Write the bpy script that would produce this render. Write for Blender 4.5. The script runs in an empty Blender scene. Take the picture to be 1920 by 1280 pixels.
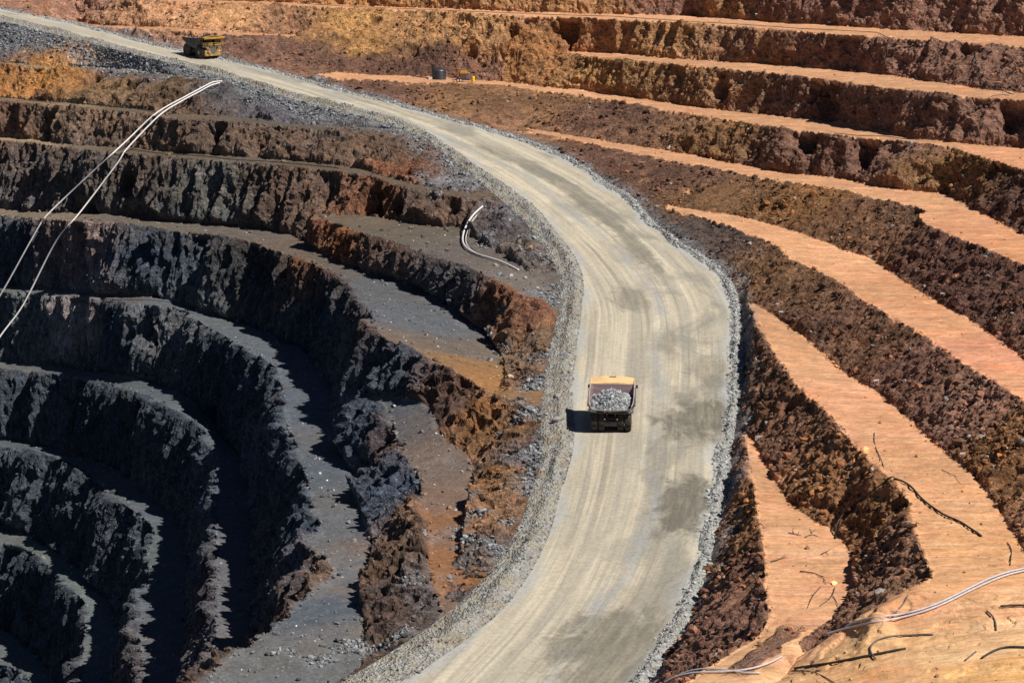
import bpy, bmesh, math, random
import numpy as np
from mathutils import Vector, Matrix
from mathutils.geometry import delaunay_2d_cdt
from mathutils.bvhtree import BVHTree

random.seed(7)
rng = np.random.default_rng(11)
S = bpy.context.scene
COL = S.collection

# ------------------------------------------------------------------ camera, sky, sun, exposure
FPX = 4600.0                                  # focal length in photo pixels (1920 wide)
TILT = math.atan(880 / FPX)
cam = bpy.data.cameras.new('camera')
cam.sensor_width = 36.0
cam.lens = FPX / 1920 * 36.0
cam.clip_start = 1.0
cam.clip_end = 8000.0
cam_ob = bpy.data.objects.new('camera', cam)
cam_ob.rotation_euler = (math.pi / 2 - TILT, 0, 0)
COL.objects.link(cam_ob)
S.camera = cam_ob

SUN_EL = math.radians(50.5)
SUN_AZ = math.radians(-27)                    # measured from +X towards +Y (negative: towards the camera)
sun_dir = Vector((math.cos(SUN_EL) * math.cos(SUN_AZ), math.cos(SUN_EL) * math.sin(SUN_AZ), math.sin(SUN_EL)))
sun = bpy.data.lights.new('sun', 'SUN')
sun.energy = 5.0
sun.angle = math.radians(0.53)
sun.color = (1.0, 0.955, 0.88)
sun_ob = bpy.data.objects.new('sun', sun)
sun_ob.rotation_euler = sun_dir.to_track_quat('Z', 'Y').to_euler()
COL.objects.link(sun_ob)

W = bpy.data.worlds.new('World')
S.world = W
W.use_nodes = True
nt = W.node_tree
sky = nt.nodes.new('ShaderNodeTexSky')
sky.sky_type = 'NISHITA'
sky.sun_disc = False
sky.sun_elevation = SUN_EL
sky.sun_rotation = math.pi / 2 - SUN_AZ
sky.air_density = .55
sky.dust_density = .1
sky.ozone_density = 2.0
sky.altitude = 1500
nt.links.new(sky.outputs[0], nt.nodes['Background'].inputs[0])
nt.nodes['Background'].inputs[1].default_value = 0.05
S.view_settings.view_transform = 'Standard'
S.view_settings.look = 'None'
S.view_settings.exposure = 0.12
S.view_settings.gamma = 1.0

# ------------------------------------------------------------------ helpers
CT, ST = math.cos(TILT), math.sin(TILT)
def ray(px, py):
    u = (px - 960) / FPX
    v = (py - 640) / FPX
    return np.array([u, CT - v * ST, -ST - v * CT])
def at(px, py, z):
    r = ray(px, py)
    return r * (z / r[2])

def noise(P, seed=0):
    """value noise in [-1,1] on N x 3 points, domain rotated per seed"""
    a = seed * 1.7 + 0.5
    c, s = math.cos(a), math.sin(a)
    R = np.array([[c, -s, 0], [s * .8, c * .8, -.6], [s * .6, c * .6, .8]], np.float32)
    Q = P.astype(np.float32) @ R.T + np.float32(seed * 13.37)
    I = np.floor(Q).astype(np.int32)
    Fq = Q - I
    Fq = Fq * Fq * Fq * (Fq * (Fq * 6 - 15) + 10)
    out = np.zeros(len(P), np.float32)
    with np.errstate(over='ignore'):
        X = [I[:, 0].astype(np.uint32) * np.uint32(0x8da6b343), (I[:, 0] + 1).astype(np.uint32) * np.uint32(0x8da6b343)]
        Y = [I[:, 1].astype(np.uint32) * np.uint32(0xd8163841), (I[:, 1] + 1).astype(np.uint32) * np.uint32(0xd8163841)]
        Z = [I[:, 2].astype(np.uint32) * np.uint32(0xcb1ab31f), (I[:, 2] + 1).astype(np.uint32) * np.uint32(0xcb1ab31f)]
        wx = (1 - Fq[:, 0], Fq[:, 0]); wy = (1 - Fq[:, 1], Fq[:, 1]); wz = (1 - Fq[:, 2], Fq[:, 2])
        for i in (0, 1):
            for j in (0, 1):
                for k in (0, 1):
                    h = X[i] ^ Y[j] ^ Z[k] ^ np.uint32((seed * 2654435761) & 0xffffffff)
                    h = (h ^ (h >> np.uint32(15))) * np.uint32(0x2c1b3c6d)
                    h = (h ^ (h >> np.uint32(12))) * np.uint32(0x297a2d39)
                    h ^= h >> np.uint32(15)
                    v = (h & np.uint32(0xffff)).astype(np.float32) * np.float32(2 / 65535) - 1
                    out += v * wx[i] * wy[j] * wz[k]
    return out
def sstep(a, b, x):
    t = np.clip((x - a) / (b - a), 0, 1)
    return t * t * (3 - 2 * t)

def smooth_line(P, step):
    """Catmull-Rom through points then even resampling"""
    P = np.asarray(P, float)
    if len(P) > 2:
        E = np.vstack([2 * P[0] - P[1], P, 2 * P[-1] - P[-2]])
        out = []
        for i in range(1, len(E) - 2):
            p0, p1, p2, p3 = E[i - 1:i + 3]
            n = max(2, int(np.linalg.norm(p2 - p1) / (step * .5)))
            t = np.linspace(0, 1, n, endpoint=False)[:, None]
            m1 = (p2 - p0) * .5; m2 = (p3 - p1) * .5
            # limit tangents to the local segment length so tight corners do not loop
            L = np.linalg.norm(p2 - p1)
            for m in (m1, m2):
                l = np.linalg.norm(m)
                if l > L: m *= L / l
            out.append((2 * t**3 - 3 * t**2 + 1) * p1 + (t**3 - 2 * t**2 + t) * m1 + (-2 * t**3 + 3 * t**2) * p2 + (t**3 - t**2) * m2)
        P = np.vstack(out + [P[-1:]])
    d = np.r_[0, np.cumsum(np.linalg.norm(np.diff(P[:, :2], axis=0), axis=1))]
    n = max(2, int(d[-1] / step) + 1)
    s = np.linspace(0, d[-1], n)
    return np.stack([np.interp(s, d, P[:, k]) for k in range(3)], 1)

def mesh_object(name, V, F, mat, parent=None, attrs=None, uv=None, smooth=True):
    me = bpy.data.meshes.new(name)
    V = np.asarray(V, np.float32); F = np.asarray(F, np.int32)
    k = F.shape[1]
    me.vertices.add(len(V)); me.vertices.foreach_set('co', V.ravel())
    me.loops.add(F.size); me.loops.foreach_set('vertex_index', F.ravel())
    me.polygons.add(len(F))
    me.polygons.foreach_set('loop_start', np.arange(0, F.size, k, dtype=np.int32))
    me.polygons.foreach_set('use_smooth', np.broadcast_to(np.asarray(smooth, bool), (len(F),)).copy())
    for an, (ty, arr) in (attrs or {}).items():
        a = me.attributes.new(an, ty, 'POINT')
        if ty == 'FLOAT_COLOR':
            a.data.foreach_set('color', np.c_[arr, np.ones(len(arr))].astype(np.float32).ravel())
        else:
            a.data.foreach_set('value', np.asarray(arr, np.float32))
    if uv is not None:
        l = me.uv_layers.new(name='UVMap')
        l.data.foreach_set('uv', np.asarray(uv, np.float32)[F.ravel()].ravel())
    me.update(calc_edges=True)
    me.validate()
    ob = bpy.data.objects.new(name, me)
    if mat: me.materials.append(mat)
    COL.objects.link(ob)
    if parent: ob.parent = parent
    return ob
def tag(o, label=None, cat=None, group=None, kind=None):
    if label: o['label'] = label
    if cat: o['category'] = cat
    if group: o['group'] = group
    if kind: o['kind'] = kind
    return o

# ------------------------------------------------------------------ node helper
class NG:
    def __init__(self, name):
        self.m = bpy.data.materials.new(name); self.m.use_nodes = True
        self.t = self.m.node_tree; self.b = self.t.nodes['Principled BSDF']
        self.b.inputs['Roughness'].default_value = .9
        self.b.inputs['Specular IOR Level'].default_value = .15
    def n(self, ty, ins=None, **kw):
        nd = self.t.nodes.new(ty)
        for k, v in kw.items(): setattr(nd, k, v)
        for k, v in (ins or {}).items():
            if isinstance(v, bpy.types.NodeSocket): self.t.links.new(v, nd.inputs[k])
            else: nd.inputs[k].default_value = v
        return nd
    def attr(self, name): return self.n('ShaderNodeAttribute', attribute_name=name)
    def math(self, op, a, b=0.0, c=None, clamp=False):
        d = {0: a, 1: b}
        if c is not None: d[2] = c
        return self.n('ShaderNodeMath', d, operation=op, use_clamp=clamp).outputs[0]
    def mix(self, f, a, b, bt='MIX'):
        nd = self.n('ShaderNodeMix', data_type='RGBA', blend_type=bt)
        for i, v in ((0, f), (6, a), (7, b)):
            if isinstance(v, bpy.types.NodeSocket): self.t.links.new(v, nd.inputs[i])
            else: nd.inputs[i].default_value = v if i == 0 or len(v) == 4 else (*v, 1)
        return nd.outputs[2]
    def noise(self, vec, scale, detail=4, rough=.55, dist=0.0):
        return self.n('ShaderNodeTexNoise', {'Vector': vec, 'Scale': scale, 'Detail': detail, 'Roughness': rough, 'Distortion': dist}).outputs[0]
    def vor(self, vec, scale, feature='F1', out=0):
        return self.n('ShaderNodeTexVoronoi', {'Vector': vec, 'Scale': scale}, feature=feature).outputs[out]
    def mr(self, v, a, b, c, d):
        return self.n('ShaderNodeMapRange', {0: v, 1: a, 2: b, 3: c, 4: d}).outputs[0]
    def scale(self, vec, xyz, rot=(0, 0, 0)):
        return self.n('ShaderNodeMapping', {'Vector': vec, 'Scale': xyz, 'Rotation': rot}).outputs[0]
    def geo(self): return self.n('ShaderNodeNewGeometry').outputs['Position']
    def bump(self, h, strength, dist):
        nd = self.n('ShaderNodeBump', {'Height': h, 'Strength': strength, 'Distance': dist})
        self.t.links.new(nd.outputs[0], self.b.inputs['Normal'])
    def col(self, c): 
        if isinstance(c, bpy.types.NodeSocket): self.t.links.new(c, self.b.inputs['Base Color'])
        else: self.b.inputs['Base Color'].default_value = (*c, 1)

def simple(name, rgb, rough=.6, metal=0.0, spec=.4, dirt=.25, sc=2.0):
    g = NG(name)
    o = g.n('ShaderNodeTexCoord').outputs['Object']
    f = g.mr(g.noise(o, sc, 5), .35, .7, 0, dirt)
    g.col(g.mix(f, rgb, (.16, .12, .085)))
    g.b.inputs['Roughness'].default_value = rough
    g.b.inputs['Metallic'].default_value = metal
    g.b.inputs['Specular IOR Level'].default_value = spec
    return g.m

# ------------------------------------------------------------------ haul road: centre line, heights, edges
CPX = [(-260, -25), (-60, 17), (100, 42), (250, 75), (378, 108), (520, 150), (700, 205), (850, 265), (980, 330), (1080, 400), (1170, 480),
       (1225, 560), (1235, 650), (1230, 760), (1220, 900), (1190, 1020), (1130, 1140), (1040, 1250), (930, 1360), (800, 1440)]
SLOPE = .118
def trace_centre():
    i0 = 13
    pts = {i0: at(*CPX[i0], -85.0)}
    for idx, sg in ((range(i0 - 1, -1, -1), 1), (range(i0 + 1, len(CPX)), -1)):
        p = pts[i0]
        for j in idx:
            zz = p[2]
            for _ in range(60):
                q = at(*CPX[j], zz)
                zz = .5 * zz + .5 * (p[2] + sg * SLOPE * np.hypot(*(q - p)[:2]))
            p = at(*CPX[j], zz); pts[j] = p
    return np.array([pts[j] for j in range(len(CPX))])
CEN = smooth_line(trace_centre(), 1.0)
CS = np.r_[0, np.cumsum(np.linalg.norm(np.diff(CEN[:, :2], axis=0), axis=1))]
TAN = np.gradient(CEN[:, :2], axis=0)
for _ in range(6): TAN[1:-1] = (TAN[:-2] + TAN[1:-1] * 2 + TAN[2:]) / 4
TAN /= np.linalg.norm(TAN, axis=1)[:, None]
NOR = np.stack([-TAN[:, 1], TAN[:, 0]], 1)    # heading towards the camera: +offset = right of the photo
def edge_offsets(px):
    so = []
    for p in px:
        z = -80.0
        for _ in range(40):
            q = at(*p, z)
            k = np.argmin(np.hypot(CEN[:, 0] - q[0], CEN[:, 1] - q[1]))
            z = .5 * z + .5 * CEN[k, 2]
        so.append((CS[k], (q[:2] - CEN[k, :2]) @ NOR[k]))
    so = np.array(sorted(so))
    o = np.interp(CS, so[:, 0], so[:, 1])
    for _ in range(12): o[1:-1] = (o[:-2] + 2 * o[1:-1] + o[2:]) / 4
    return o
R_EDGE = [(-200, -28), (0, 14), (128, 40), (205, 60), (302, 87), (403, 106), (470, 122), (520, 133), (640, 168), (741, 193), (841, 221), (942, 247), (1003, 267),
          (1077, 300), (1144, 345), (1184, 366), (1231, 420), (1280, 457), (1324, 481), (1361, 511), (1380, 541), (1388, 588), (1393, 638), (1394, 699), (1388, 752),
          (1378, 800), (1370, 853), (1370, 884), (1360, 941), (1344, 994), (1327, 1065), (1305, 1132), (1280, 1189), (1262, 1210), (1222, 1277), (1140, 1360), (1000, 1440)]
L_EDGE = [(-200, 0), (0, 33), (84, 50), (202, 81), (286, 102), (353, 119), (437, 141), (537, 172), (640, 198), (724, 218), (784, 238), (815, 257), (848, 279), (892, 312), (956, 353),
          (1010, 396), (1036, 430), (1070, 474), (1087, 507), (1090, 531), (1087, 581), (1079, 638), (1073, 692), (1071, 749), (1074, 800), (1073, 833), (1068, 860), (1046, 924),
          (1030, 991), (996, 1065), (942, 1139), (875, 1196), (808, 1240), (754, 1280), (650, 1340), (520, 1400)]
L_OUT = [(-200, 6), (0, 38), (202, 88), (353, 126), (437, 148), (537, 182), (640, 208), (724, 230), (784, 252), (825, 280), (865, 315), (925, 362), (980, 408), (1008, 445), (1038, 490),
         (1050, 540), (1042, 600), (1032, 650), (1022, 700), (1014, 760), (1014, 810), (1018, 850), (995, 920), (972, 985), (935, 1050), (875, 1115), (805, 1172), (728, 1222), (668, 1258), (560, 1310), (430, 1370)]
oR = edge_offsets(R_EDGE); oL = edge_offsets(L_EDGE); oLO = edge_offsets(L_OUT)
if np.mean(oR) < np.mean(oL): raise RuntimeError('road normal flipped')
oLO = np.minimum(oLO, oL - 1.2)
sR = 2.0 + .35 * np.sin(CS * .11) + .25 * np.sin(CS * .37 + 1)       # width of the right windrow, inside the traced edge
def road_pt(k, o, dz=0.0):
    return np.array([CEN[k, 0] + NOR[k, 0] * o, CEN[k, 1] + NOR[k, 1] * o, CEN[k, 2] + dz])
LE_W = np.c_[CEN[:, :2] + NOR * oLO[:, None], CEN[:, 2] - .25]
RE_W = np.c_[CEN[:, :2] + NOR * oR[:, None], CEN[:, 2] - .1]
ROADPOLY = np.vstack([LE_W[:, :2], RE_W[::-1, :2]])
def in_poly(P, poly):
    inside = np.zeros(len(P), bool)
    x, y = P[:, 0], P[:, 1]
    a = poly; b = np.roll(poly, -1, 0)
    for (x1, y1), (x2, y2) in zip(a, b):
        if y1 == y2: continue
        c = ((y1 > y) != (y2 > y)) & (x < (x2 - x1) * (y - y1) / (y2 - y1) + x1)
        inside ^= c
    return inside
def side_of_road(P):
    """signed offset from centre line, in metres"""
    out = np.empty(len(P)); kk = np.empty(len(P), int)
    for i in range(0, len(P), 20000):
        d = (P[i:i + 20000, None, 0] - CEN[None, ::3, 0])**2 + (P[i:i + 20000, None, 1] - CEN[None, ::3, 1])**2
        k = np.argmin(d, 1) * 3
        kk[i:i + 20000] = k
        out[i:i + 20000] = np.einsum('ij,ij->i', P[i:i + 20000, :2] - CEN[k, :2], NOR[k])
    return out, kk

# ------------------------------------------------------------------ bench lines: (photo x, photo y, height) on real levels
def L(z, pts):
    """z: one level, or [(photo x, level), ...] for benches that ramp"""
    out = []
    for p in pts:
        if len(p) == 3: zz = p[2]
        elif isinstance(z, (int, float)): zz = z
        else: zz = np.interp(p[0], [a for a, _ in z], [b for _, b in z])
        out.append(at(p[0], p[1], zz))
    return np.array(out)
z7 = [(200, -35.6), (296, -36), (640, -37.7), (1280, -38.5), (1920, -39)]
z5 = [(470, -49.8), (535, -50.7), (640, -52.6), (960, -54.8), (1280, -56.5), (1920, -56.5)]
z4r = [(985, -61.7), (1110, -62.8), (1280, -64.3), (1448, -65)]
z3r = [(1243, -69.4), (1400, -71), (1600, -72.5)]
z2r = [(1404, -77.2), (1500, -78.3), (1600, -79)]
z1r = [(1394, -85.6), (1402, -86), (1450, -86.5)]
R7T = L(z7, [(-250, -40), (0, -22), (200, -12), (296, -4), (400, 1), (520, 5), (640, 10), (800, 15), (960, 22), (1100, 26), (1280, 30), (1481, 44), (1666, 55), (1800, 62), (1920, 69), (2100, 82)])
def back(d, h):
    return np.c_[R7T[:, :2] * (1 + d / np.linalg.norm(R7T[:, :2], axis=1))[:, None], R7T[:, 2] + h]
# every line carries a bit mask: the level(s) it lies on
FG = 1 << 20
RIGHT = [
    (1, back(200, 24)), (1, back(40, 22)), (2, back(30, 11.5)), (2, back(6, 11)), (4, R7T),
    (4, L(z7, [(-250, -34), (0, -17), (200, -8), (296, 1), (400, 5), (520, 10), (640, 15), (800, 21), (960, 29), (1100, 34), (1280, 43), (1481, 57), (1666, 71), (1800, 80), (1920, 88), (2100, 102)])),
    (8, L([(150, -43.2), (336, -42.8), (437, -43.8), (571, -45)], [(150, 42), (208, 49), (336, 53), (437, 62), (555, 66)])),
    (8, L([(150, -43.2), (336, -42.8), (437, -43.8), (571, -45)], [(150, 44), (208, 52), (336, 57), (437, 66), (560, 70)])),
    (16, L(-47.2, [(1060, 96), (1110, 98), (1177, 102), (1280, 111), (1481, 123), (1683, 144), (1800, 161), (1920, 175), (2100, 200)])),
    (16, L(-47.2, [(1062, 98), (1110, 106), (1177, 112), (1280, 122), (1481, 141), (1683, 168), (1800, 180), (1920, 187), (2100, 214)])),
    (32, L(z5, [(490, 118), (520, 120), (571, 126), (640, 136), (760, 142), (925, 151), (1026, 163), (1110, 171), (1280, 197), (1448, 217), (1582, 232), (1700, 256), (1817, 270), (1920, 279), (2100, 310)])),
    (32, L(z5, [(535, 132), (571, 136), (640, 147), (760, 153), (925, 161), (1026, 172), (1110, 183), (1280, 212), (1448, 238), (1582, 255), (1700, 266), (1780, 276), (1831, 291), (1920, 318), (2100, 385)])),
    (64, L(z4r, [(985, 240), (1020, 246), (1110, 261), (1177, 271), (1280, 288), (1448, 319), (1582, 336), (1640, 349), (1700, 357), (1770, 364), (1810, 383), (1850, 404), (1920, 440), (2100, 520)])),
    (64, L(z4r, [(988, 243), (1020, 252), (1110, 270), (1177, 285), (1280, 306), (1448, 336), (1582, 357), (1650, 375), (1735, 390), (1722, 405), (1757, 430), (1830, 459), (1920, 498), (2100, 590)])),
    (128, L(z3r, [(1243, 382), (1300, 394), (1380, 405), (1500, 436), (1575, 466), (1633, 484), (1683, 520), (1750, 560), (1817, 598), (1885, 645), (1920, 670), (2100, 800)])),
    (128, L(z3r, [(1248, 390), (1330, 412), (1391, 433), (1455, 460), (1481, 484), (1559, 521), (1616, 561), (1683, 601), (1740, 635), (1838, 702), (1920, 753), (2100, 880)])),
    (256, L(z2r, [(1404, 560), (1455, 594), (1508, 631), (1559, 676), (1602, 710), (1649, 736), (1703, 783), (1750, 828), (1804, 870), (1844, 910), (1871, 950)])),
    (256 | FG, L(z2r, [(1871, 950), (1901, 994), (1925, 1038), (1990, 1120)])),
    (256, L(z2r, [(1403, 570), (1428, 618), (1455, 665), (1488, 715), (1525, 748), (1569, 796), (1619, 852), (1676, 900), (1700, 937), (1717, 994), (1730, 1035)])),
    (256 | FG, L(z2r, [(1730, 1035), (1743, 1080), (1703, 1115, -79.5), (1633, 1146, -80.5), (1599, 1166, -82.5)])),
    (512, L(z1r, [(1398, 808), (1421, 833), (1431, 860), (1458, 904), (1488, 947), (1535, 978), (1569, 994), (1596, 1038), (1602, 1085), (1592, 1129), (1576, 1155)])),
    (512, L(z1r, [(1394, 812), (1402, 850), (1413, 917), (1423, 978), (1432, 1045), (1435, 1105)])),
    (512 | FG, L(z1r, [(1435, 1105), (1440, 1165), (1422, 1199, -86.8), (1381, 1223, -87), (1330, 1253, -87.3), (1285, 1283, -87.6)])),
    (FG | 512, np.array([(30, 264, -86.2), (36, 263, -84.2), (40, 262, -82.0), (46, 262, -80.5), (54, 262, -79.7), (68, 262, -79.2)], float)),
    (FG, np.array([(22, 255, -87.2), (27, 254, -86.4), (34, 254, -84.8), (42, 254, -82.6), (50, 254, -81.2), (58, 254, -80.4), (68, 254, -80)], float)),
    (FG, np.array([(17, 243, -88.6), (24, 242, -87.4), (34, 241, -85.4), (44, 240, -83.4), (54, 240, -81.9), (68, 240, -81)], float)),
    (FG, np.array([(12, 228, -90.6), (24, 226, -89), (34, 225, -87), (44, 225, -85), (54, 225, -83.5), (68, 225, -82.5)], float)),
    (FG | 512, L(0, [(1497, 1205, -86.4), (1470, 1235, -86.6), (1425, 1275, -86.9)])),
    (FG, L(0, [(1514, 1230, -87.6), (1484, 1262, -87.7), (1440, 1300, -87.9)])),
]
z0 = [(0, -51.5), (465, -53)]
z1 = [(400, -59.5), (640, -60.3), (765, -61.3)]
z2 = [(0, -68.8), (235, -67.5), (470, -67), (640, -66.9), (758, -67.8), (915, -68.8)]
z3 = [(0, -85.4), (100, -83), (240, -82), (330, -81.8), (470, -81.2), (741, -81), (850, -82.4), (919, -85.2)]
z4 = [(0, -101.8), (285, -96.5), (350, -97), (440, -97.7), (550, -98.3)]
z5l = [(0, -117.8), (190, -115.3), (240, -113), (350, -112.3), (388, -114.2), (404, -117), (485, -118)]
z6l = [(0, -133.2), (190, -132), (250, -131.2), (300, -130.8)]
z7l = [(0, -150), (100, -148.5)]
zP = [(590, -74.4), (830, -74.5)]
LEFT = [
    (1, L(z0, [(-250, 98), (0, 117), (100, 125), (202, 128), (269, 134), (350, 146), (420, 151), (455, 152)])),
    (1, L(z0, [(-250, 101), (0, 120), (100, 128), (202, 132), (269, 139), (350, 150), (420, 156), (465, 157)])),
    (2, L(z1, [(-250, 164), (0, 183), (100, 191), (208, 201), (285, 208), (353, 215), (420, 218), (470, 222), (537, 230), (640, 238), (724, 243), (765, 246)])),
    (2, L(z1, [(-250, 168), (0, 188), (100, 197), (208, 207), (285, 216), (353, 224), (420, 228), (470, 231), (537, 238), (640, 245), (724, 250), (770, 250)])),
    (4, L(z2, [(-250, 238), (0, 257), (67, 262), (151, 273), (235, 277), (302, 283), (370, 289), (470, 296), (554, 303), (640, 312), (690, 322), (758, 341), (825, 354), (892, 360)])),
    (4, L(z2, [(-250, 245), (0, 264), (67, 268), (151, 281), (235, 287), (302, 292), (370, 299), (470, 306), (554, 313), (640, 322), (690, 331), (758, 351), (825, 364), (875, 371), (905, 383, -69.6)])),
    (8, L(zP, [(596, 404), (660, 402), (720, 410), (780, 420), (830, 426), (868, 426), (885, 442, -74.8), (905, 458, -75.2), (932, 472, -75.5), (960, 490, -75.8), (990, 510, -76.2), (1012, 540, -77), (1020, 578, -78.8)])),
    (8, L(zP, [(598, 408), (630, 418), (657, 430), (700, 442), (741, 454), (808, 477), (875, 501, -75), (942, 531, -75.8), (983, 554, -76.8), (996, 580, -78), (1010, 592, -79)])),
    (16, L(z3, [(-250, 372), (0, 392), (100, 398), (240, 402), (330, 416), (440, 424), (520, 434), (560, 446), (600, 470), (640, 492), (700, 515), (741, 524), (800, 550), (850, 580), (905, 622),
           (925, 640), (938, 665), (945, 692), (940, 720), (926, 738)])),
    (16, L(z3, [(-250, 384), (0, 404), (60, 409), (150, 414), (240, 420), (330, 434), (400, 440), (470, 454), (504, 467), (554, 481), (638, 517), (670, 541), (687, 578), (704, 611), (724, 638),
           (774, 655), (815, 679), (855, 699), (895, 719), (919, 742)])),
    (32, L(z4, [(-250, 512), (0, 533), (134, 545), (188, 550), (285, 556), (340, 569), (380, 584), (440, 602), (500, 624), (550, 645), (590, 675), (615, 722), (640, 775), (650, 810), (655, 850), (662, 900),
           (684, 975), (698, 1025), (688, 1068), (676, 1119), (682, 1186), (682, 1236), (660, 1262, -98.6), (560, 1320, -100.5), (420, 1380, -102)])),
    (32, L(z4, [(-250, 528), (0, 546), (134, 557), (188, 559), (285, 574), (329, 575), (356, 588), (386, 611), (423, 631), (470, 658), (490, 672), (517, 690), (528, 740), (534, 776), (540, 810), (555, 838),
           (562, 870), (575, 905), (592, 960), (602, 998), (582, 1016), (612, 1050), (624, 1080), (585, 1112), (515, 1170), (447, 1223), (376, 1280, -98.8), (280, 1340, -100.5)])),
    (64, L(-94, [(672, 765, -91), (700, 740, -89), (724, 742, -88.5), (790, 752, -87.5), (812, 775, -88), (822, 808, -89), (850, 832, -90), (880, 854, -91.2), (887, 894, -92.5), (882, 957, -93.4), (875, 980, -93.7), (866, 1025), (845, 1082, -94.5), (833, 1119, -95.2)])),
    (64, L(-94, [(680, 771, -91), (707, 754, -89.2), (731, 785, -90), (747, 833, -91), (764, 854, -91.5), (784, 894, -92.2), (788, 934, -92.8), (801, 978, -93.5), (805, 1011), (803, 1045), (811, 1099, -94.6), (822, 1122, -95.2)])),
    (128, L(z5l, [(-250, 655), (0, 675), (81, 683), (140, 690), (190, 697), (240, 705), (300, 722), (350, 742), (400, 792), (450, 848), (470, 900), (480, 1000), (485, 1100), (470, 1200), (440, 1300), (425, 1360), (400, 1400), (300, 1430)])),
    (128, L(z5l, [(-250, 672), (0, 692), (81, 699), (168, 712), (202, 717), (235, 729), (285, 746), (329, 769), (363, 789), (388, 812), (400, 850), (404, 917), (403, 1000), (407, 1060), (406, 1110), (401, 1180), (386, 1280), (370, 1340), (330, 1390)])),
    (256, L(z6l, [(-250, 800), (0, 822), (90, 838), (190, 867), (250, 900), (300, 934), (350, 1010, -133), (365, 1085, -133.8), (370, 1185, -134), (355, 1285, -134), (340, 1365, -134), (320, 1425, -134)])),
    (256, L(z6l, [(-250, 815), (0, 838), (67, 846), (134, 870), (168, 893), (200, 923), (240, 950), (275, 975, -131.5), (284, 1000, -132.6), (276, 1040, -133.6), (274, 1100, -134), (266, 1140, -134), (264, 1200, -134), (268, 1280, -134), (257, 1340, -134), (237, 1420, -134)])),
    (512, L(z7l, [(-250, 960), (0, 985), (50, 1002), (100, 1032), (180, 1092, -149), (225, 1176, -151), (240, 1265, -151.5), (235, 1345, -151.5), (220, 1425, -151.5)])),
    (512, L(z7l, [(-250, 995), (0, 1019), (45, 1030), (80, 1050), (110, 1085), (140, 1110), (160, 1137, -149.5), (157, 1170, -151), (153, 1220, -151.5), (151, 1280, -151.5), (141, 1340, -151.5), (126, 1420, -151.5)])),
    (1024, L(-167, [(-250, 1150), (0, 1180), (60, 1220), (100, 1265), (120, 1320), (120, 1420)])),
    (1024, L(-167, [(-250, 1215), (0, 1243), (45, 1268), (70, 1320), (70, 1420)])),
    (2048, L(-185, [(-250, 1440), (-120, 1470), (-30, 1500), (-20, 1600)])),
]

def build_base(lines, edge, sgn):
    """constrained triangulation of the bench lines on one side of the road; returns verts, triangles, 1 for face / 0 for tread"""
    V2, Z, E, M = [], [], [], []
    def add(P, m):
        b = len(V2)
        for p in P: V2.append(Vector((p[0], p[1]))); Z.append(p[2]); M.append(m)
        E.extend((b + i, b + i + 1) for i in range(len(P) - 1))
    add(edge[::2], 0)
    for m, ln in lines:
        P = smooth_line(ln, 1.7)
        off, k = side_of_road(P)
        lim = np.where(sgn > 0, off - oR[k], oLO[k] - off)
        P = P[lim > 1.0]
        if len(P) > 1: add(P, m)
    vo, eo, fo, ov, oe, of = delaunay_2d_cdt(V2, E, [], 0, 1e-4)
    n = len(vo)
    z = np.empty(n); mk = np.zeros(n, np.int64)
    V = np.array([(v.x, v.y) for v in vo])
    src = np.array([(v.x, v.y) for v in V2]); zz = np.array(Z); mm = np.array(M)
    bad = []
    for i in range(n):
        if ov[i]:
            z[i] = zz[ov[i][0]]
            for o in ov[i]: mk[i] |= mm[o]
        else:
            j = np.argsort((src[:, 0] - V[i, 0])**2 + (src[:, 1] - V[i, 1])**2)[:2]
            z[i] = zz[j].mean(); mk[i] = mm[j[0]] | mm[j[1]]; bad.append((V[i].round(1), mm[j], zz[j].round(1)))
    F = np.array([f for f in fo if len(f) == 3], int)
    cen = V[F].mean(1)
    off, k = side_of_road(cen)
    keep = (off * sgn > 0) & ~in_poly(cen, ROADPOLY)
    lens = np.max(np.linalg.norm(V[F] - V[np.roll(F, 1, 1)], axis=2), 1)
    keep &= (lens < 260)
    F = F[keep]
    V = np.c_[V, z]
    ALL = (1 << 40) - 1
    mf = mk[F]; isedge = mf == 0
    mf = np.where(isedge, ALL, mf)
    same = (mf[:, 0] & mf[:, 1] & mf[:, 2]) != 0
    nn = np.cross(V[F[:, 1]] - V[F[:, 0]], V[F[:, 2]] - V[F[:, 0]])
    nzt = np.abs(nn[:, 2]) / (np.linalg.norm(nn, axis=1) + 1e-9)
    cls = np.where(same & (~isedge.any(1) | (nzt > (.985 if sgn < 0 else .9988))), 0.0, 1.0)
    print('BASE', 'right' if sgn > 0 else 'left', n, len(F), 'crossings', len(bad), bad[:30])
    return V, F, cls

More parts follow.
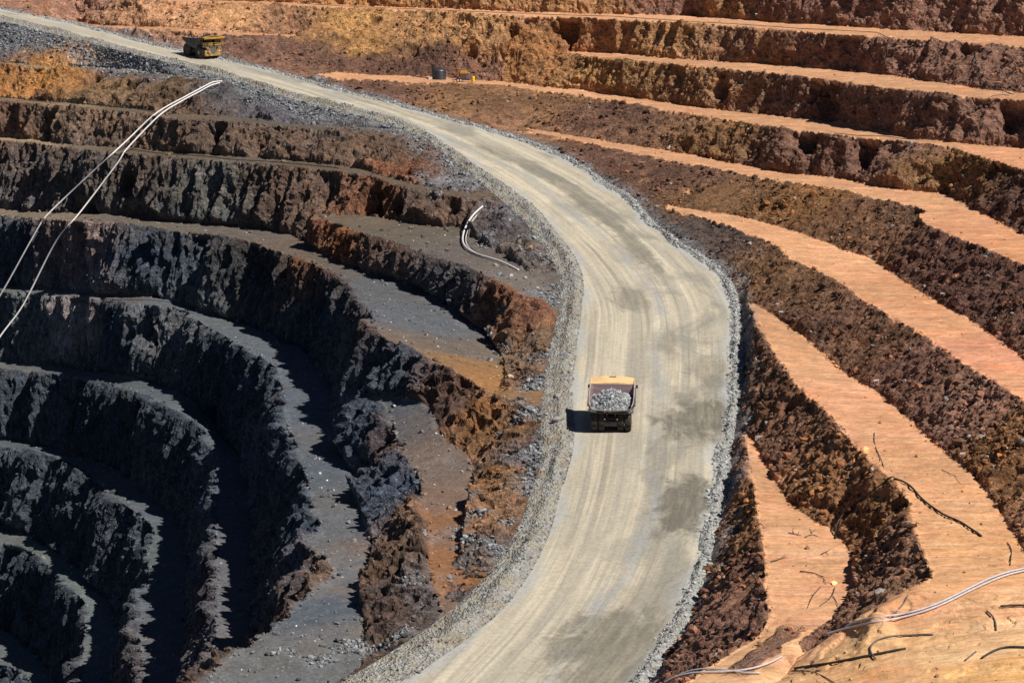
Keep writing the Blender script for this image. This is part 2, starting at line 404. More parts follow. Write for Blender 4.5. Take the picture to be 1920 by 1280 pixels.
def refine(V, F, cls, target, passes=14):
    V = V.astype(np.float64); pid = np.arange(len(F))
    for it in range(passes):
        e = np.sort(np.vstack([F[:, [0, 1]], F[:, [1, 2]], F[:, [2, 0]]]), 1)
        key = e[:, 0].astype(np.int64) * len(V) + e[:, 1]
        uk, inv = np.unique(key, return_inverse=True)
        a = uk // len(V); b = uk % len(V)
        mid = (V[a] + V[b]) / 2
        ln = np.linalg.norm(V[a] - V[b], axis=1)
        split = ln > target(mid)
        if not split.any(): break
        newid = np.full(len(uk), -1); newid[split] = len(V) + np.arange(split.sum())
        V = np.vstack([V, mid[split]])
        n = len(F)
        m = newid[inv].reshape(3, n).T                       # midpoint on edges 01, 12, 20
        el = ln[inv].reshape(3, n).T
        cnt = (m >= 0).sum(1)
        out = [F[cnt == 0]]; op = [pid[cnt == 0]]
        s = cnt == 1                                         # rotate so that the split edge is 01
        if s.any():
            r = np.argmax(m[s] >= 0, 1); f = F[s]; i = np.arange(len(f))
            A, B, C = f[i, r], f[i, (r + 1) % 3], f[i, (r + 2) % 3]; M = m[s][i, r]
            out += [np.c_[A, M, C], np.c_[M, B, C]]; op += [pid[s]] * 2
        s = cnt == 2                                         # rotate so that edge 20 is the whole one
        if s.any():
            r = np.argmax(m[s] < 0, 1); f = F[s]; i = np.arange(len(f)); r = (r + 1) % 3
            A, B, C = f[i, r], f[i, (r + 1) % 3], f[i, (r + 2) % 3]
            M1 = m[s][i, r]; M2 = m[s][i, (r + 1) % 3]
            out.append(np.c_[M1, B, M2])
            d1 = np.linalg.norm(V[A] - V[M2], axis=1) < np.linalg.norm(V[C] - V[M1], axis=1)
            out += [np.where(d1[:, None], np.c_[A, M1, M2], np.c_[A, M1, C]), np.where(d1[:, None], np.c_[A, M2, C], np.c_[M1, M2, C])]; op += [pid[s]] * 3
        s = cnt == 3
        if s.any():
            f = F[s]; M = m[s]
            out += [np.c_[f[:, 0], M[:, 0], M[:, 2]], np.c_[M[:, 0], f[:, 1], M[:, 1]], np.c_[M[:, 2], M[:, 1], f[:, 2]], M]; op += [pid[s]] * 4
        F = np.vstack(out); pid = np.concatenate(op)
    return V, F, cls[pid]

def vnormals(V, F):
    n = np.cross(V[F[:, 1]] - V[F[:, 0]], V[F[:, 2]] - V[F[:, 0]])
    N = np.stack([sum(np.bincount(F[:, k], n[:, c], len(V)) for k in range(3)) for c in range(3)], 1)
    return N
def smooth_attr(A, F, it):
    n = len(A); one = A.ndim == 1
    A = A.reshape(n, -1).astype(np.float64)
    src = np.r_[F[:, 0], F[:, 1], F[:, 2]]; dst = np.r_[F[:, 1], F[:, 2], F[:, 0]]
    cnt = np.bincount(src, minlength=n) + 1e-9
    for _ in range(it):
        A = .4 * A + .6 * np.stack([np.bincount(src, A[dst, c], n) / cnt for c in range(A.shape[1])], 1)
    return A[:, 0] if one else A

def lod(fine):
    def f(P):
        d = np.linalg.norm(P, axis=1)
        y = P[:, 1] * CT - P[:, 2] * ST
        u = P[:, 0] / y * FPX + 960
        v = 640 - (P[:, 1] * ST + P[:, 2] * CT) / y * FPX
        outside = np.maximum(np.maximum(-u, u - 1920), np.maximum(-v, v - 1280))
        return d * fine * np.interp(outside, [60, 300, 900], [1, 3, 12])
    return f
FINE = .00105

# ------------------------------------------------------------------ surface colours by place (albedo); looked up by world position
def tri_bvh(V, F): return BVHTree.FromPolygons([Vector(v) for v in V], [tuple(map(int, f)) for f in F])
baseL = build_base(LEFT, LE_W, -1)
baseR = build_base(RIGHT, RE_W, 1)
bvhs = [tri_bvh(*baseL[:2]), tri_bvh(*baseR[:2])]
def hit_base(px, py):
    r = Vector(ray(px, py)).normalized(); best = None
    for b in bvhs:
        h = b.ray_cast(Vector((0, 0, 0)), r)
        if h[0] is not None and (best is None or h[3] < best[1]): best = (h[0], h[3])
    return np.array(best[0]) if best else None

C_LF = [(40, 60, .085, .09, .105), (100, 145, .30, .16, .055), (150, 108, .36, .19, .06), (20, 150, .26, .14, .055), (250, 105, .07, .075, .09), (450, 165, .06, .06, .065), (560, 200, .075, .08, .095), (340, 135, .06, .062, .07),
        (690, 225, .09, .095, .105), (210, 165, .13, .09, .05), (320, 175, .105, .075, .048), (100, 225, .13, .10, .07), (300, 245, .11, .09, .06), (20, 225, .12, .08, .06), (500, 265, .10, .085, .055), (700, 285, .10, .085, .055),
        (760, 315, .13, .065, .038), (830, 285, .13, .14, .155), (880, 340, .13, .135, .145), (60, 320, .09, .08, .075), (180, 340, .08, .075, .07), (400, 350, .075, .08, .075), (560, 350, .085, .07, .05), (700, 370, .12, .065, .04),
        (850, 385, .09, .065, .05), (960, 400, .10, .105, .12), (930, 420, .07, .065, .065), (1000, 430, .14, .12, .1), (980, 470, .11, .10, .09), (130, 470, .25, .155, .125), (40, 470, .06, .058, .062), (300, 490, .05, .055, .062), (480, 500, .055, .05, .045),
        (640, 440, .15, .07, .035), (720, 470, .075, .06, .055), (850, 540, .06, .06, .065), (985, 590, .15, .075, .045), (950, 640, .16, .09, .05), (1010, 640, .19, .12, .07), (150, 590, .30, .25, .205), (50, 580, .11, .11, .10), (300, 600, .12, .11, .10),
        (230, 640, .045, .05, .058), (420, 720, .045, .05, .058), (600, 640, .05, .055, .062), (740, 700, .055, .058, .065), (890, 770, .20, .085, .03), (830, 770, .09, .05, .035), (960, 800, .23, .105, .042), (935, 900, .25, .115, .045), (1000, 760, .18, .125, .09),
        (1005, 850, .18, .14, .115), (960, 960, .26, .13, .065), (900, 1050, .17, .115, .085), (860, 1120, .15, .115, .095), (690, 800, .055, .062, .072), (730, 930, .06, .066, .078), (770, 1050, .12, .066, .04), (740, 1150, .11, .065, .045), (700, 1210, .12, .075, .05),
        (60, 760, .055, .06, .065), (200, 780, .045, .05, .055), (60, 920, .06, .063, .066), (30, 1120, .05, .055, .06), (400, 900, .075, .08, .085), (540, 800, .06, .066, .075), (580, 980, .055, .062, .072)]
C_LT = [(100, 127, .3, .2, .1), (300, 212, .15, .11, .075), (50, 186, .2, .14, .09), (550, 236, .12, .1, .075), (40, 261, .34, .24, .15), (300, 289, .14, .105, .072), (600, 318, .14, .10, .07), (800, 358, .13, .09, .06), (60, 402, .22, .17, .12), (250, 413, .15, .125, .095),
        (430, 432, .14, .12, .095), (570, 465, .15, .11, .085), (660, 415, .15, .115, .085), (760, 440, .135, .11, .085), (880, 480, .14, .12, .10), (990, 530, .17, .14, .12), (1010, 570, .16, .13, .11), (700, 540, .115, .115, .12), (790, 600, .115, .12, .13),
        (860, 660, .15, .125, .1), (890, 680, .26, .145, .068), (920, 715, .30, .15, .06), (60, 542, .15, .14, .13), (240, 563, .15, .125, .11), (330, 568, .125, .13, .13), (450, 635, .125, .13, .135), (540, 690, .125, .13, .14), (560, 760, .12, .125, .14),
        (620, 880, .115, .12, .13), (640, 980, .14, .135, .135), (650, 1080, .17, .155, .145), (560, 1150, .115, .12, .13), (640, 1200, .17, .15, .135), (520, 1240, .15, .14, .13), (735, 765, .12, .122, .13), (780, 790, .14, .125, .12), (810, 860, .17, .125, .10),
        (840, 930, .20, .13, .095), (840, 985, .26, .125, .065), (830, 1060, .29, .135, .062), (40, 685, .15, .135, .12), (150, 702, .125, .12, .115), (300, 745, .115, .12, .12), (390, 900, .11, .115, .12), (50, 832, .11, .112, .112), (200, 900, .12, .12, .115), (280, 1050, .12, .12, .115), (40, 1005, .15, .145, .125), (160, 1150, .15, .15, .135)]
C_RF = [(1550, 720, .12, .07, .045), (1500, 880, .17, .10, .06), (1480, 930, .19, .115, .06), (1640, 960, .17, .10, .055), (1690, 1060, .16, .105, .075), (1340, 1000, .15, .095, .075), (1380, 1120, .14, .085, .065), (1340, 1180, .15, .10, .085), (1380, 900, .13, .08, .06),
        (1430, 730, .12, .075, .052), (1400, 640, .08, .058, .05), (1700, 700, .13, .08, .065), (1640, 640, .12, .075, .052), (1780, 790, .16, .11, .10), (1880, 850, .16, .095, .05), (1850, 560, .085, .052, .048), (1780, 480, .10, .06, .05), (1500, 560, .13, .085, .055), (1450, 520, .13, .085, .05),
        (1300, 440, .07, .06, .06), (1370, 370, .12, .078, .045), (1500, 380, .16, .095, .045), (1640, 400, .13, .08, .05), (1700, 380, .11, .075, .055), (1250, 330, .10, .075, .05), (1150, 300, .10, .078, .052), (1350, 265, .17, .12, .06), (1480, 275, .13, .10, .065), (1620, 310, .14, .10, .08),
        (1800, 325, .17, .115, .055), (1900, 380, .09, .06, .05), (1850, 220, .18, .13, .115), (1650, 190, .17, .125, .11), (1500, 190, .14, .10, .075), (1380, 165, .22, .155, .09), (1300, 150, .24, .175, .085), (1700, 110, .18, .13, .12), (1550, 95, .17, .125, .105), (1400, 75, .24, .185, .10), (1880, 130, .17, .12, .11),
        (1500, 20, .20, .14, .125), (1700, 25, .20, .14, .125), (1870, 40, .22, .15, .11), (1330, 10, .27, .18, .09), (1200, 160, .22, .155, .075), (1230, 80, .27, .19, .09), (1130, 145, .27, .175, .08), (1080, 215, .16, .125, .075), (1150, 210, .10, .09, .07), (950, 210, .15, .115, .065), (1020, 215, .19, .14, .075), (700, 180, .115, .085, .06), (850, 195, .16, .11, .06),
        (800, 115, .11, .09, .065), (700, 115, .105, .085, .065), (900, 125, .15, .11, .075), (680, 85, .27, .17, .075), (800, 55, .36, .25, .12), (900, 60, .33, .22, .11), (1000, 80, .32, .18, .085), (1060, 50, .26, .15, .085), (980, 120, .28, .165, .08), (640, 40, .36, .235, .10), (1100, 20, .30, .19, .10), (900, 10, .38, .26, .13), (700, 5, .36, .23, .11),
        (1270, 12, .20, .15, .13), (300, 25, .38, .27, .15), (420, 35, .40, .285, .14), (540, 45, .26, .19, .11), (600, 50, .33, .225, .11), (560, 95, .14, .11, .08), (470, 85, .15, .115, .08), (640, 110, .12, .095, .07), (150, 20, .30, .21, .15), (60, 8, .28, .19, .13), (250, 70, .3, .22, .14), (330, 80, .28, .20, .12)]
C_RT = [(1700, 620, .55, .31, .18), (1820, 660, .56, .285, .18), (1900, 720, .58, .31, .18), (1550, 480, .58, .40, .245), (1400, 420, .52, .38, .25), (1300, 400, .5, .36, .24), (1450, 610, .44, .31, .19), (1520, 690, .52, .335, .20), (1560, 740, .56, .32, .20), (1640, 800, .56, .32, .185), (1720, 860, .50, .31, .165), (1780, 950, .58, .37, .19), (1850, 1020, .55, .34, .17),
        (1430, 900, .46, .29, .17), (1460, 1000, .56, .40, .25), (1500, 1080, .55, .36, .21), (1560, 1060, .52, .34, .20), (1520, 1160, .56, .36, .21), (1800, 1100, .57, .35, .18), (1700, 1150, .60, .35, .19), (1600, 1220, .64, .42, .22), (1750, 1230, .64, .44, .24), (1880, 1200, .64, .43, .24), (1700, 1275, .58, .36, .17), (1850, 1270, .62, .38, .16), (1450, 1220, .55, .35, .20),
        (1800, 440, .52, .28, .16), (1880, 470, .52, .28, .15), (1700, 370, .52, .33, .19), (1600, 345, .5, .34, .2), (1400, 320, .48, .37, .24), (1200, 278, .46, .35, .23), (1100, 265, .46, .35, .23), (1870, 292, .52, .28, .16), (1700, 262, .44, .30, .19), (1500, 235, .46, .34, .22), (1300, 205, .46, .33, .21), (1100, 178, .5, .36, .21), (900, 156, .48, .33, .2), (700, 142, .52, .35, .2), (580, 130, .48, .35, .21),
        (1850, 175, .46, .27, .16), (1650, 155, .46, .30, .18), (1450, 130, .48, .33, .21), (1250, 115, .44, .34, .20), (1800, 72, .46, .27, .17), (1500, 52, .5, .31, .2), (1200, 34, .54, .33, .21), (800, 18, .54, .33, .21), (400, 3, .5, .33, .21), (400, 60, .45, .30, .18), (250, 50, .42, .29, .18)]
def ctrl(lst, mul=(1, 1, 1, .75, 1)):
    P, Cc = [], []
    for x, y, r, g, b in lst:
        h = hit_base(x, y)
        k = 1.18 if y > 1180 else 1.0
        if r > g > b and r > 1.3 * b: g = min(g, r * mul[3] * k); b = min(b, r * mul[4] * k)
        if h is not None: P.append(h); Cc.append((r * mul[0], g * mul[1], b * mul[2]))
    return np.array(P), np.array(Cc)
def idw(P, ctl, zs=1.6, power=3.0):
    cp, cc = ctl
    cp = cp * np.array([1, 1, zs])
    out = np.empty((len(P), 3), np.float32)
    for i in range(0, len(P), 40000):
        q = P[i:i + 40000] * np.array([1, 1, zs])
        d2 = ((q[:, None, :] - cp[None])**2).sum(2) + 4.0
        w = d2**(-power / 2 * 1.4)
        out[i:i + 40000] = (w @ cc) / w.sum(1)[:, None]
    return out

# ------------------------------------------------------------------ rock and earth material
def terrain_material(name, tread_streak):
    g = NG(name)
    pos = g.geo()
    base = g.attr('base').outputs['Color']
    face = g.attr('face').outputs['Fac']
    grav = g.attr('gravel').outputs['Fac']
    n_big = g.noise(pos, .06, 4, .6)
    n_mid = g.noise(pos, .45, 5, .65, .6)
    n_fin = g.noise(pos, 2.2, 4, .7)
    streakv = g.scale(pos, (.13, .8, .9), (0, 0, math.radians(6)))
    st1 = g.noise(streakv, 1.0, 6, .72, 1.1)
    streakv2 = g.scale(pos, (.22, 2.2, 2.0), (0, 0, math.radians(-9)))
    st2 = g.noise(streakv2, 1.0, 4, .6, .3)
    # faces: blocky tonal change plus veins
    fb = g.mr(n_mid, .28, .72, .5, 1.75)
    fb = g.math('MULTIPLY', fb, g.mr(n_fin, .28, .75, .5, 1.75))  # fine dark spots paint the shade of small cavities into the colour
    fb = g.math('MULTIPLY', fb, g.mr(n_big, .3, .7, .72, 1.28))
    if tread_streak: bed = g.noise(g.scale(pos, (.35, 1.6, 2.4), (math.radians(25), math.radians(-20), math.radians(38))), 1.0, 5, .7, .4)
    else: bed = g.noise(g.scale(pos, (1.5, 1.5, .16)), 1.0, 5, .7, .3)
    fb = g.math('MULTIPLY', fb, g.mr(bed, .3, .7, .6, 1.45))
    if tread_streak:
        tb = g.math('MULTIPLY', g.mr(st1, .3, .7, .76, 1.17), g.mr(st2, .3, .72, .86, 1.1))
        tb = g.math('MULTIPLY', tb, g.mr(n_mid, .3, .7, .86, 1.1))
        tb = g.math('MULTIPLY', tb, g.mr(n_fin, .3, .7, .86, 1.1))
        tb = g.math('MULTIPLY', tb, g.mr(g.noise(pos, .17, 5, .7, .7), .34, .66, .8, 1.12))
    else:
        tb = g.math('MULTIPLY', g.mr(n_mid, .3, .7, .78, 1.2), g.mr(n_fin, .3, .72, .7, 1.3))
    val = g.n('ShaderNodeMix', {0: face, 2: tb, 3: fb}, data_type='FLOAT').outputs[0]
    c = g.mix(1.0, base, g.n('ShaderNodeCombineColor', {0: val, 1: val, 2: val}).outputs[0], 'MULTIPLY')
    # hue drift: rusty and purple-grey patches
    hue = g.noise(pos, .16, 5, .7, .8)
    rust = g.mr(hue, .54, .70, 0, .38)
    warm = g.mix(1.0, c, (1.35, .92, .62), 'MULTIPLY')
    c = g.mix(rust, c, warm)
    hue2 = g.noise(g.scale(pos, (1, 1, 1), (.5, .3, 1.1)), .21, 5, .7, .5)
    cool = g.mix(1.0, c, (.94, .93, 1.14), 'MULTIPLY')
    c = g.mix(g.mr(hue2, .54, .70, 0, .22 if tread_streak else .6), c, cool)
    # scattered pale chips / dark chips
    chip = g.vor(pos, 1.6)
    chipc = g.vor(pos, 1.6, out=1)
    sel = g.n('ShaderNodeSeparateColor', {0: chipc}).outputs[0]
    chipm = g.math('MULTIPLY', g.math('LESS_THAN', chip, .20), g.math('GREATER_THAN', sel, .9 if tread_streak else .8))
    chipm = g.math('MULTIPLY', chipm, .35 if tread_streak else .55)
    c = g.mix(chipm, c, (.42, .38, .34))
    if tread_streak:                                           # brown wash and darker scrapes on the flats
        sc = g.mr(g.noise(g.scale(pos, (.09, .55, .5), (0, 0, math.radians(-4))), 1.0, 6, .75, .8), .56, .68, 0, .55)
        sc = g.math('MULTIPLY', sc, g.math('SUBTRACT', 1.0, face))
        c = g.mix(sc, c, (.27, .145, .07))
        flat = g.math('SUBTRACT', 1.0, face)
        cream = g.mr(g.noise(g.scale(pos, (.06, .32, .4), (0, 0, math.radians(5))), 1.0, 5, .7, .6), .5, .66, 0, .7)
        c = g.mix(g.math('MULTIPLY', cream, flat), c, g.mix(1.0, c, (1.10, 1.22, 1.42), 'MULTIPLY'))
        pink = g.mr(g.noise(g.scale(pos, (.05, .22, .4), (0, 0, math.radians(-8))), 1.0, 5, .7, .6), .52, .68, 0, .8)
        c = g.mix(g.math('MULTIPLY', pink, flat), c, g.mix(1.0, c, (1.0, .83, .92), 'MULTIPLY'))
        rill = g.noise(g.scale(pos, (.16, 1.5, 1.2), (0, 0, math.radians(12))), 1.0, 4, .75, 1.0)
        rl = g.math('MULTIPLY', g.math('LESS_THAN', g.math('ABSOLUTE', g.math('SUBTRACT', rill, .5)), .012), flat)
        c = g.mix(g.math('MULTIPLY', rl, .45), c, (.22, .11, .05))
    # loose grey gravel
    gv = g.vor(pos, 2.6, out=1)
    gs = g.n('ShaderNodeSeparateColor', {0: gv}).outputs[1]
    gcol = g.mix(gs, (.065, .07, .085), (.34, .35, .36))
    gm = g.math('MULTIPLY', grav, g.mr(n_mid, .32, .55, .2, 1), clamp=True)
    c = g.mix(gm, c, gcol)
    g.col(c)
    rock = g.vor(pos, 1.1)
    rock2 = g.vor(pos, 2.7)
    h = g.math('ADD', g.math('MULTIPLY', n_fin, .6), g.math('ADD', g.math('MULTIPLY', rock, .35), g.math('MULTIPLY', rock2, .25)))
    h = g.math('ADD', h, g.math('MULTIPLY', bed, .8))
    hh = g.math('MULTIPLY', h, g.math('ADD', g.math('MULTIPLY', face, .85), .15))
    if tread_streak: hh = g.math('ADD', hh, g.math('MULTIPLY', st2, g.math('MULTIPLY', g.math('SUBTRACT', 1.0, face), .12)))
    g.bump(hh, .9, .45)
    g.b.inputs['Roughness'].default_value = .88
    return g.m

HOLLOWS = [(95, 230, 2.6, 4.5), (243, 172, 2.4, 4), (208, 190, 1.6, 2.5), (180, 150, 2, 3), (305, 205, 1.8, 3), (410, 245, 2.2, 4), (480, 285, 1.5, 3), (700, 378, 3.2, 5), (625, 388, 1.6, 3), (850, 388, 1.6, 3), (750, 385, 1.5, 2.5), (675, 300, 1.4, 2.5), (245, 345, 2.4, 4),
           (1065, 60, 2.8, 5), (880, 95, 1.8, 3.5), (775, 92, 1.6, 3), (960, 60, 1.8, 2.5), (1820, 95, 3.2, 5), (1560, 190, 3.4, 4.5), (1530, 165, 2.2, 4), (1620, 283, 2.6, 4.5), (1515, 275, 2, 3), (1905, 215, 3.5, 4.5), (1290, 30, 2, 3), (1350, 165, 2.2, 3.5), (1500, 262, 2, 3), (700, 40, 1.8, 3),
           (1300, 360, 2, 3), (1440, 395, 2.2, 3), (1330, 420, 1.6, 2.2), (1700, 600, 1.8, 1.8), (1620, 640, 1.6, 1.6), (1640, 985, 1.6, 2.0), (1690, 950, 1.5, 1.8), (1400, 1110, 1.7, 2.2), (1385, 980, 1.3, 1.6), (1480, 760, 1.5, 1.6), (1570, 850, 1.5, 1.6), (1850, 600, 2, 2), (1890, 900, 1.8, 2.4), (1520, 700, 1.4, 1.5), (840, 930, 1.2, 1.4), (970, 850, 1.6, 2.4), (930, 960, 1.4, 2)]
def build_terrain(name, base, cF, cT, mat, left):
    V, F, cls = refine(*base, lod(FINE))
    if not left:
        cn = np.bincount(F.ravel(), minlength=len(V)) + 1e-9
        fc = smooth_attr(np.bincount(F.ravel(), np.repeat(cls, 3), len(V)) / cn, F, 3)
        wf = sstep(286, 278, V[:, 1]) * sstep(.12, .02, fc)
        V[:, 2] += (smooth_attr(V[:, 2], F, 45) - V[:, 2]) * wf
    n0 = np.cross(V[F[:, 1]] - V[F[:, 0]], V[F[:, 2]] - V[F[:, 0]])
    flip = n0[:, 2] < 0
    F[flip] = F[flip][:, ::-1]
    N = vnormals(V, F)
    U = N / (np.linalg.norm(N, axis=1)[:, None] + 1e-9)
    cn = np.bincount(F.ravel(), minlength=len(V)) + 1e-9
    face = np.bincount(F.ravel(), np.repeat(cls, 3), len(V)) / cn
    Ns = smooth_attr(U, F, 10); Ns /= np.linalg.norm(Ns, axis=1)[:, None] + 1e-9
    faces_s = smooth_attr(face, F, 4)
    # gravel: near the road edge on the pit side
    off, k = side_of_road(V)
    if left: dist = oLO[k] - off
    else: dist = off - oR[k]
    # pins on the road border so that the shoulder meets the slope
    pin = sstep(0, 2.5, dist)
    P = V
    flat = P * np.array([1, 1, .38])
    big = noise(flat / 13, 1) + .5 * noise(flat / 7.5, 2)
    rib = 1 - 2 * np.abs(noise(P * np.array([1, 1, .22]) / 4.2, 3))
    mid = noise(P / 2.6, 4)
    blk = 1 - 2 * np.abs(noise(P / 1.5, 5))
    sm = noise(P / .85, 6)
    xs = noise(P / .42, 7)
    if left:
        step_ = np.abs(noise(flat * np.array([1, 1, .6]) / 9, 12))
        d = 1.9 * big + 1.5 * (step_ - .3) * 2 + .9 * rib + .7 * mid + .35 * blk + .28 * sm + .16 * xs
        amp = sstep(2, 14, dist) * .55 + .45
        amp = amp * np.interp(P[:, 2], [-62, -52], [1, .6])
    else:
        ani = noise((P @ np.array([[.8, -.6, 0], [.6, .8, 0], [0, 0, 1.0]])) * np.array([1, .35, 1]) / 1.6, 13)
        up = np.interp(P[:, 2], [-70, -60], [0, 1])          # the higher benches are cut steeper and are more gullied
        d = (.95 + .75 * up) * big + (.35 + .6 * up) * rib + .5 * mid + .28 * blk + .3 * ani + .26 * sm + .17 * xs
        amp = np.interp(Ns[:, 2], [.86, .985], [1, .3])
    for hx, hy, hr, hd in HOLLOWS:
        hp = hit_base(hx, hy)
        if hp is None: continue
        near = np.abs(P[:, 0] - hp[0]) < hr * 3
        dd = ((P[near] - hp) * np.array([1, 1, .8]))
        rr = np.sqrt((dd**2).sum(1)) / hr * (1 + .35 * noise(P[near] / 1.5, 35))
        d[near] -= hd * sstep(1.5, .55, rr)
    t = .18 * noise(P / 9, 8) + .10 * noise(P / 2.5, 9) + .05 * sm + .04 * xs
    if not left: t = t - .12 * sstep(.12, .0, np.abs(noise(P * np.array([.25, 1.2, .5]) / 3.5, 37)))
    if not left: t = t + .07 * noise(P * np.array([.16, 1.1, 1]) , 10)
    if left:
        fl = 1 - 2 * np.abs(noise(P * np.array([1, 1, .16]) / 1.9, 14))
        deep = np.interp(P[:, 2], [-76, -64], [1, 0])
        fl2 = 1 - 2 * np.abs(noise(P * np.array([1, 1, .13]) / 1.1, 19))
        body = sstep(.55, .98, faces_s)
        d = d + body * (fl * (.3 + .75 * deep) + .42 * fl2 * (.4 + .6 * deep)) - deep * (.45 * mid + .25 * blk)
        fq = noise(P * np.array([1, 1, .35]) / 3.2, 38) * 3
        d = d + .5 * (np.round(fq) - fq * .4) * deep * body
        for x0, x1, zt, zb, dep in ((-109, -101.5, -80, -101, 9.0), (-105.8, -100.5, -98, -117, 7.0), (-85.3, -81.3, -95, -106, 4.0), (-88, -83, -80, -90, 3.0), (-62, -56, -80, -90, 3.5), (-130, -124, -100, -116, 4.0)):
            xx = P[:, 0] + .8 * noise(P / 3.0, 15) + (P[:, 2] - zt) * .12
            ramp = np.clip((xx - x0) / (x1 - x0), 0, 1) * (xx < x1)
            zz_ = sstep(zt + 1.5, zt - 1.5, P[:, 2]) * sstep(zb - 1, zb + 3, P[:, 2])
            d = d - ramp * dep * zz_ / .9
            d = d + .55 * (ramp > 0) * zz_ * (1.9 * big * -.9 - 1.0 * rib) 
    else:
        fgm = sstep(284, 274, P[:, 1])
        # a low brown scarp crossing the foreground sheet
        A_, B_ = np.array([32.3, 275.5]), np.array([26.0, 263.0]); ab = B_ - A_; Lab = np.linalg.norm(ab); ab /= Lab
        rel = P[:, :2] - A_; al = rel @ ab / Lab; sd = rel[:, 0] * -ab[1] + rel[:, 1] * ab[0] + .7 * noise(P / 2.2, 18)
        scarp = sstep(-.05, .2, al) * sstep(1.5, 1.1, al)
        sc_h = scarp * 2.0 * sstep(-4.5, 0, sd) * sstep(2.4, .2, sd)
        sc_f = scarp * sstep(-.4, .1, sd) * sstep(2.9, 2.2, sd)
        t = t + sc_h
        led = noise(P * np.array([.5, 1.5, 1]) / 6, 16) + .35 * noise(P / 1.6, 17)
        t = t + fgm * (.45 * sstep(-.03, .03, led) + .3 * sstep(.28, .33, led) + .25 * sstep(-.4, -.36, led))
    # crest: break the lip; toe: rubble
    brk = faces_s * (1 - faces_s) * 4
    disp = (face * .45 + faces_s * .55) * d * amp * .9 + (1 - faces_s) * t + brk * (.35 * sm + .2 * xs)
    vec = Ns * (disp * pin)[:, None]
    lip = sstep(.95, .6, faces_s)                                 # flats and lips stay level; the face itself is free
    vec[:, 2] = np.where(vec[:, 2] > 0, np.minimum(vec[:, 2], vec[:, 2] * (1 - lip) + lip * .22), vec[:, 2])
    Vd = V + vec
    # colours
    warp = np.stack([noise(P / 6, 20), noise(P / 6, 21), noise(P / 6, 22)], 1) * 2.5 + np.stack([noise(P / 1.8, 23), noise(P / 1.8, 24), noise(P / 1.8, 25)], 1) * 1.2
    colF = idw(P + warp, cF)
    if not left: colF = colF * np.interp(P[:, 2] + .06 * P[:, 0], [-62, -50], [1, .86])[:, None].astype(np.float32)
    colT = idw(P + warp * .7, cT)
    fm = sstep(.25, .75, faces_s + .28 * mid + .15 * sm + (.22 * noise(P / 5.5, 36) + .12 * xs) * sstep(.0, .15, faces_s))
    if not left: fm = np.maximum(fm, sc_f)
    if left: colT = colT * np.array([.86, .96, 1.06], np.float32)**np.interp(P[:, 2], [-104, -90], [1, 0])[:, None].astype(np.float32)
    if left: colF = colF * np.array([.77, 1.0, 1.23], np.float32)**np.interp(P[:, 2], [-88, -76], [1, 0])[:, None].astype(np.float32)  # bluish deep rock; the tint also paints its shadows bluer
    if left: colF = colF * np.interp(P[:, 2], [-88, -76], [.95, 1.08])[:, None].astype(np.float32)      # fresh dark ore below, weathered rock above; also darkens the pit shade
    col = colT * (1 - fm[:, None]) + colF * fm[:, None]
    if left:
        pn = noise(P / 7, 30) + .5 * noise(P / 2.6, 33)
        g = sstep(7, 0, dist + 2.5 * big) * sstep(-.1, .5, pn) * .75
        g = np.maximum(g, .45 * sstep(.3, .7, noise(P / 5, 31)) * sstep(20, 6, dist))
        g = np.maximum(g, np.interp(P[:, 1], [520, 620], [0, 1]) * sstep(9, 3, dist + 2 * big) * .8)
    else:
        g = sstep(3.5, .5, dist + 1.2 * mid) * .8
    shade = (fm[F].mean(1) < .5)
    ob = mesh_object(name, Vd, F, mat, smooth=shade, attrs={'base': ('FLOAT_COLOR', col), 'face': ('FLOAT', fm), 'gravel': ('FLOAT', g)})
    tag(ob, kind='structure')
    print(name, len(Vd), 'verts', len(F), 'faces')
    return ob, Vd, F, fm, g, col, faces_s, Ns

mat_pit = terrain_material('pit_rock', False)
mat_hill = terrain_material('weathered_earth', True)
TL = build_terrain('pit_terrain', baseL, ctrl(C_LF, (1.0, .88, .84, .74, .62)), ctrl(C_LT, (.88, .9, .92, .82, .8)), mat_pit, True)
TR = build_terrain('hillside_terrain', baseR, ctrl(C_RF, (1.12, .94, .82, .64, .52)), ctrl(C_RT, (1.28, 1.15, 1.06, .595, .34)), mat_hill, False)

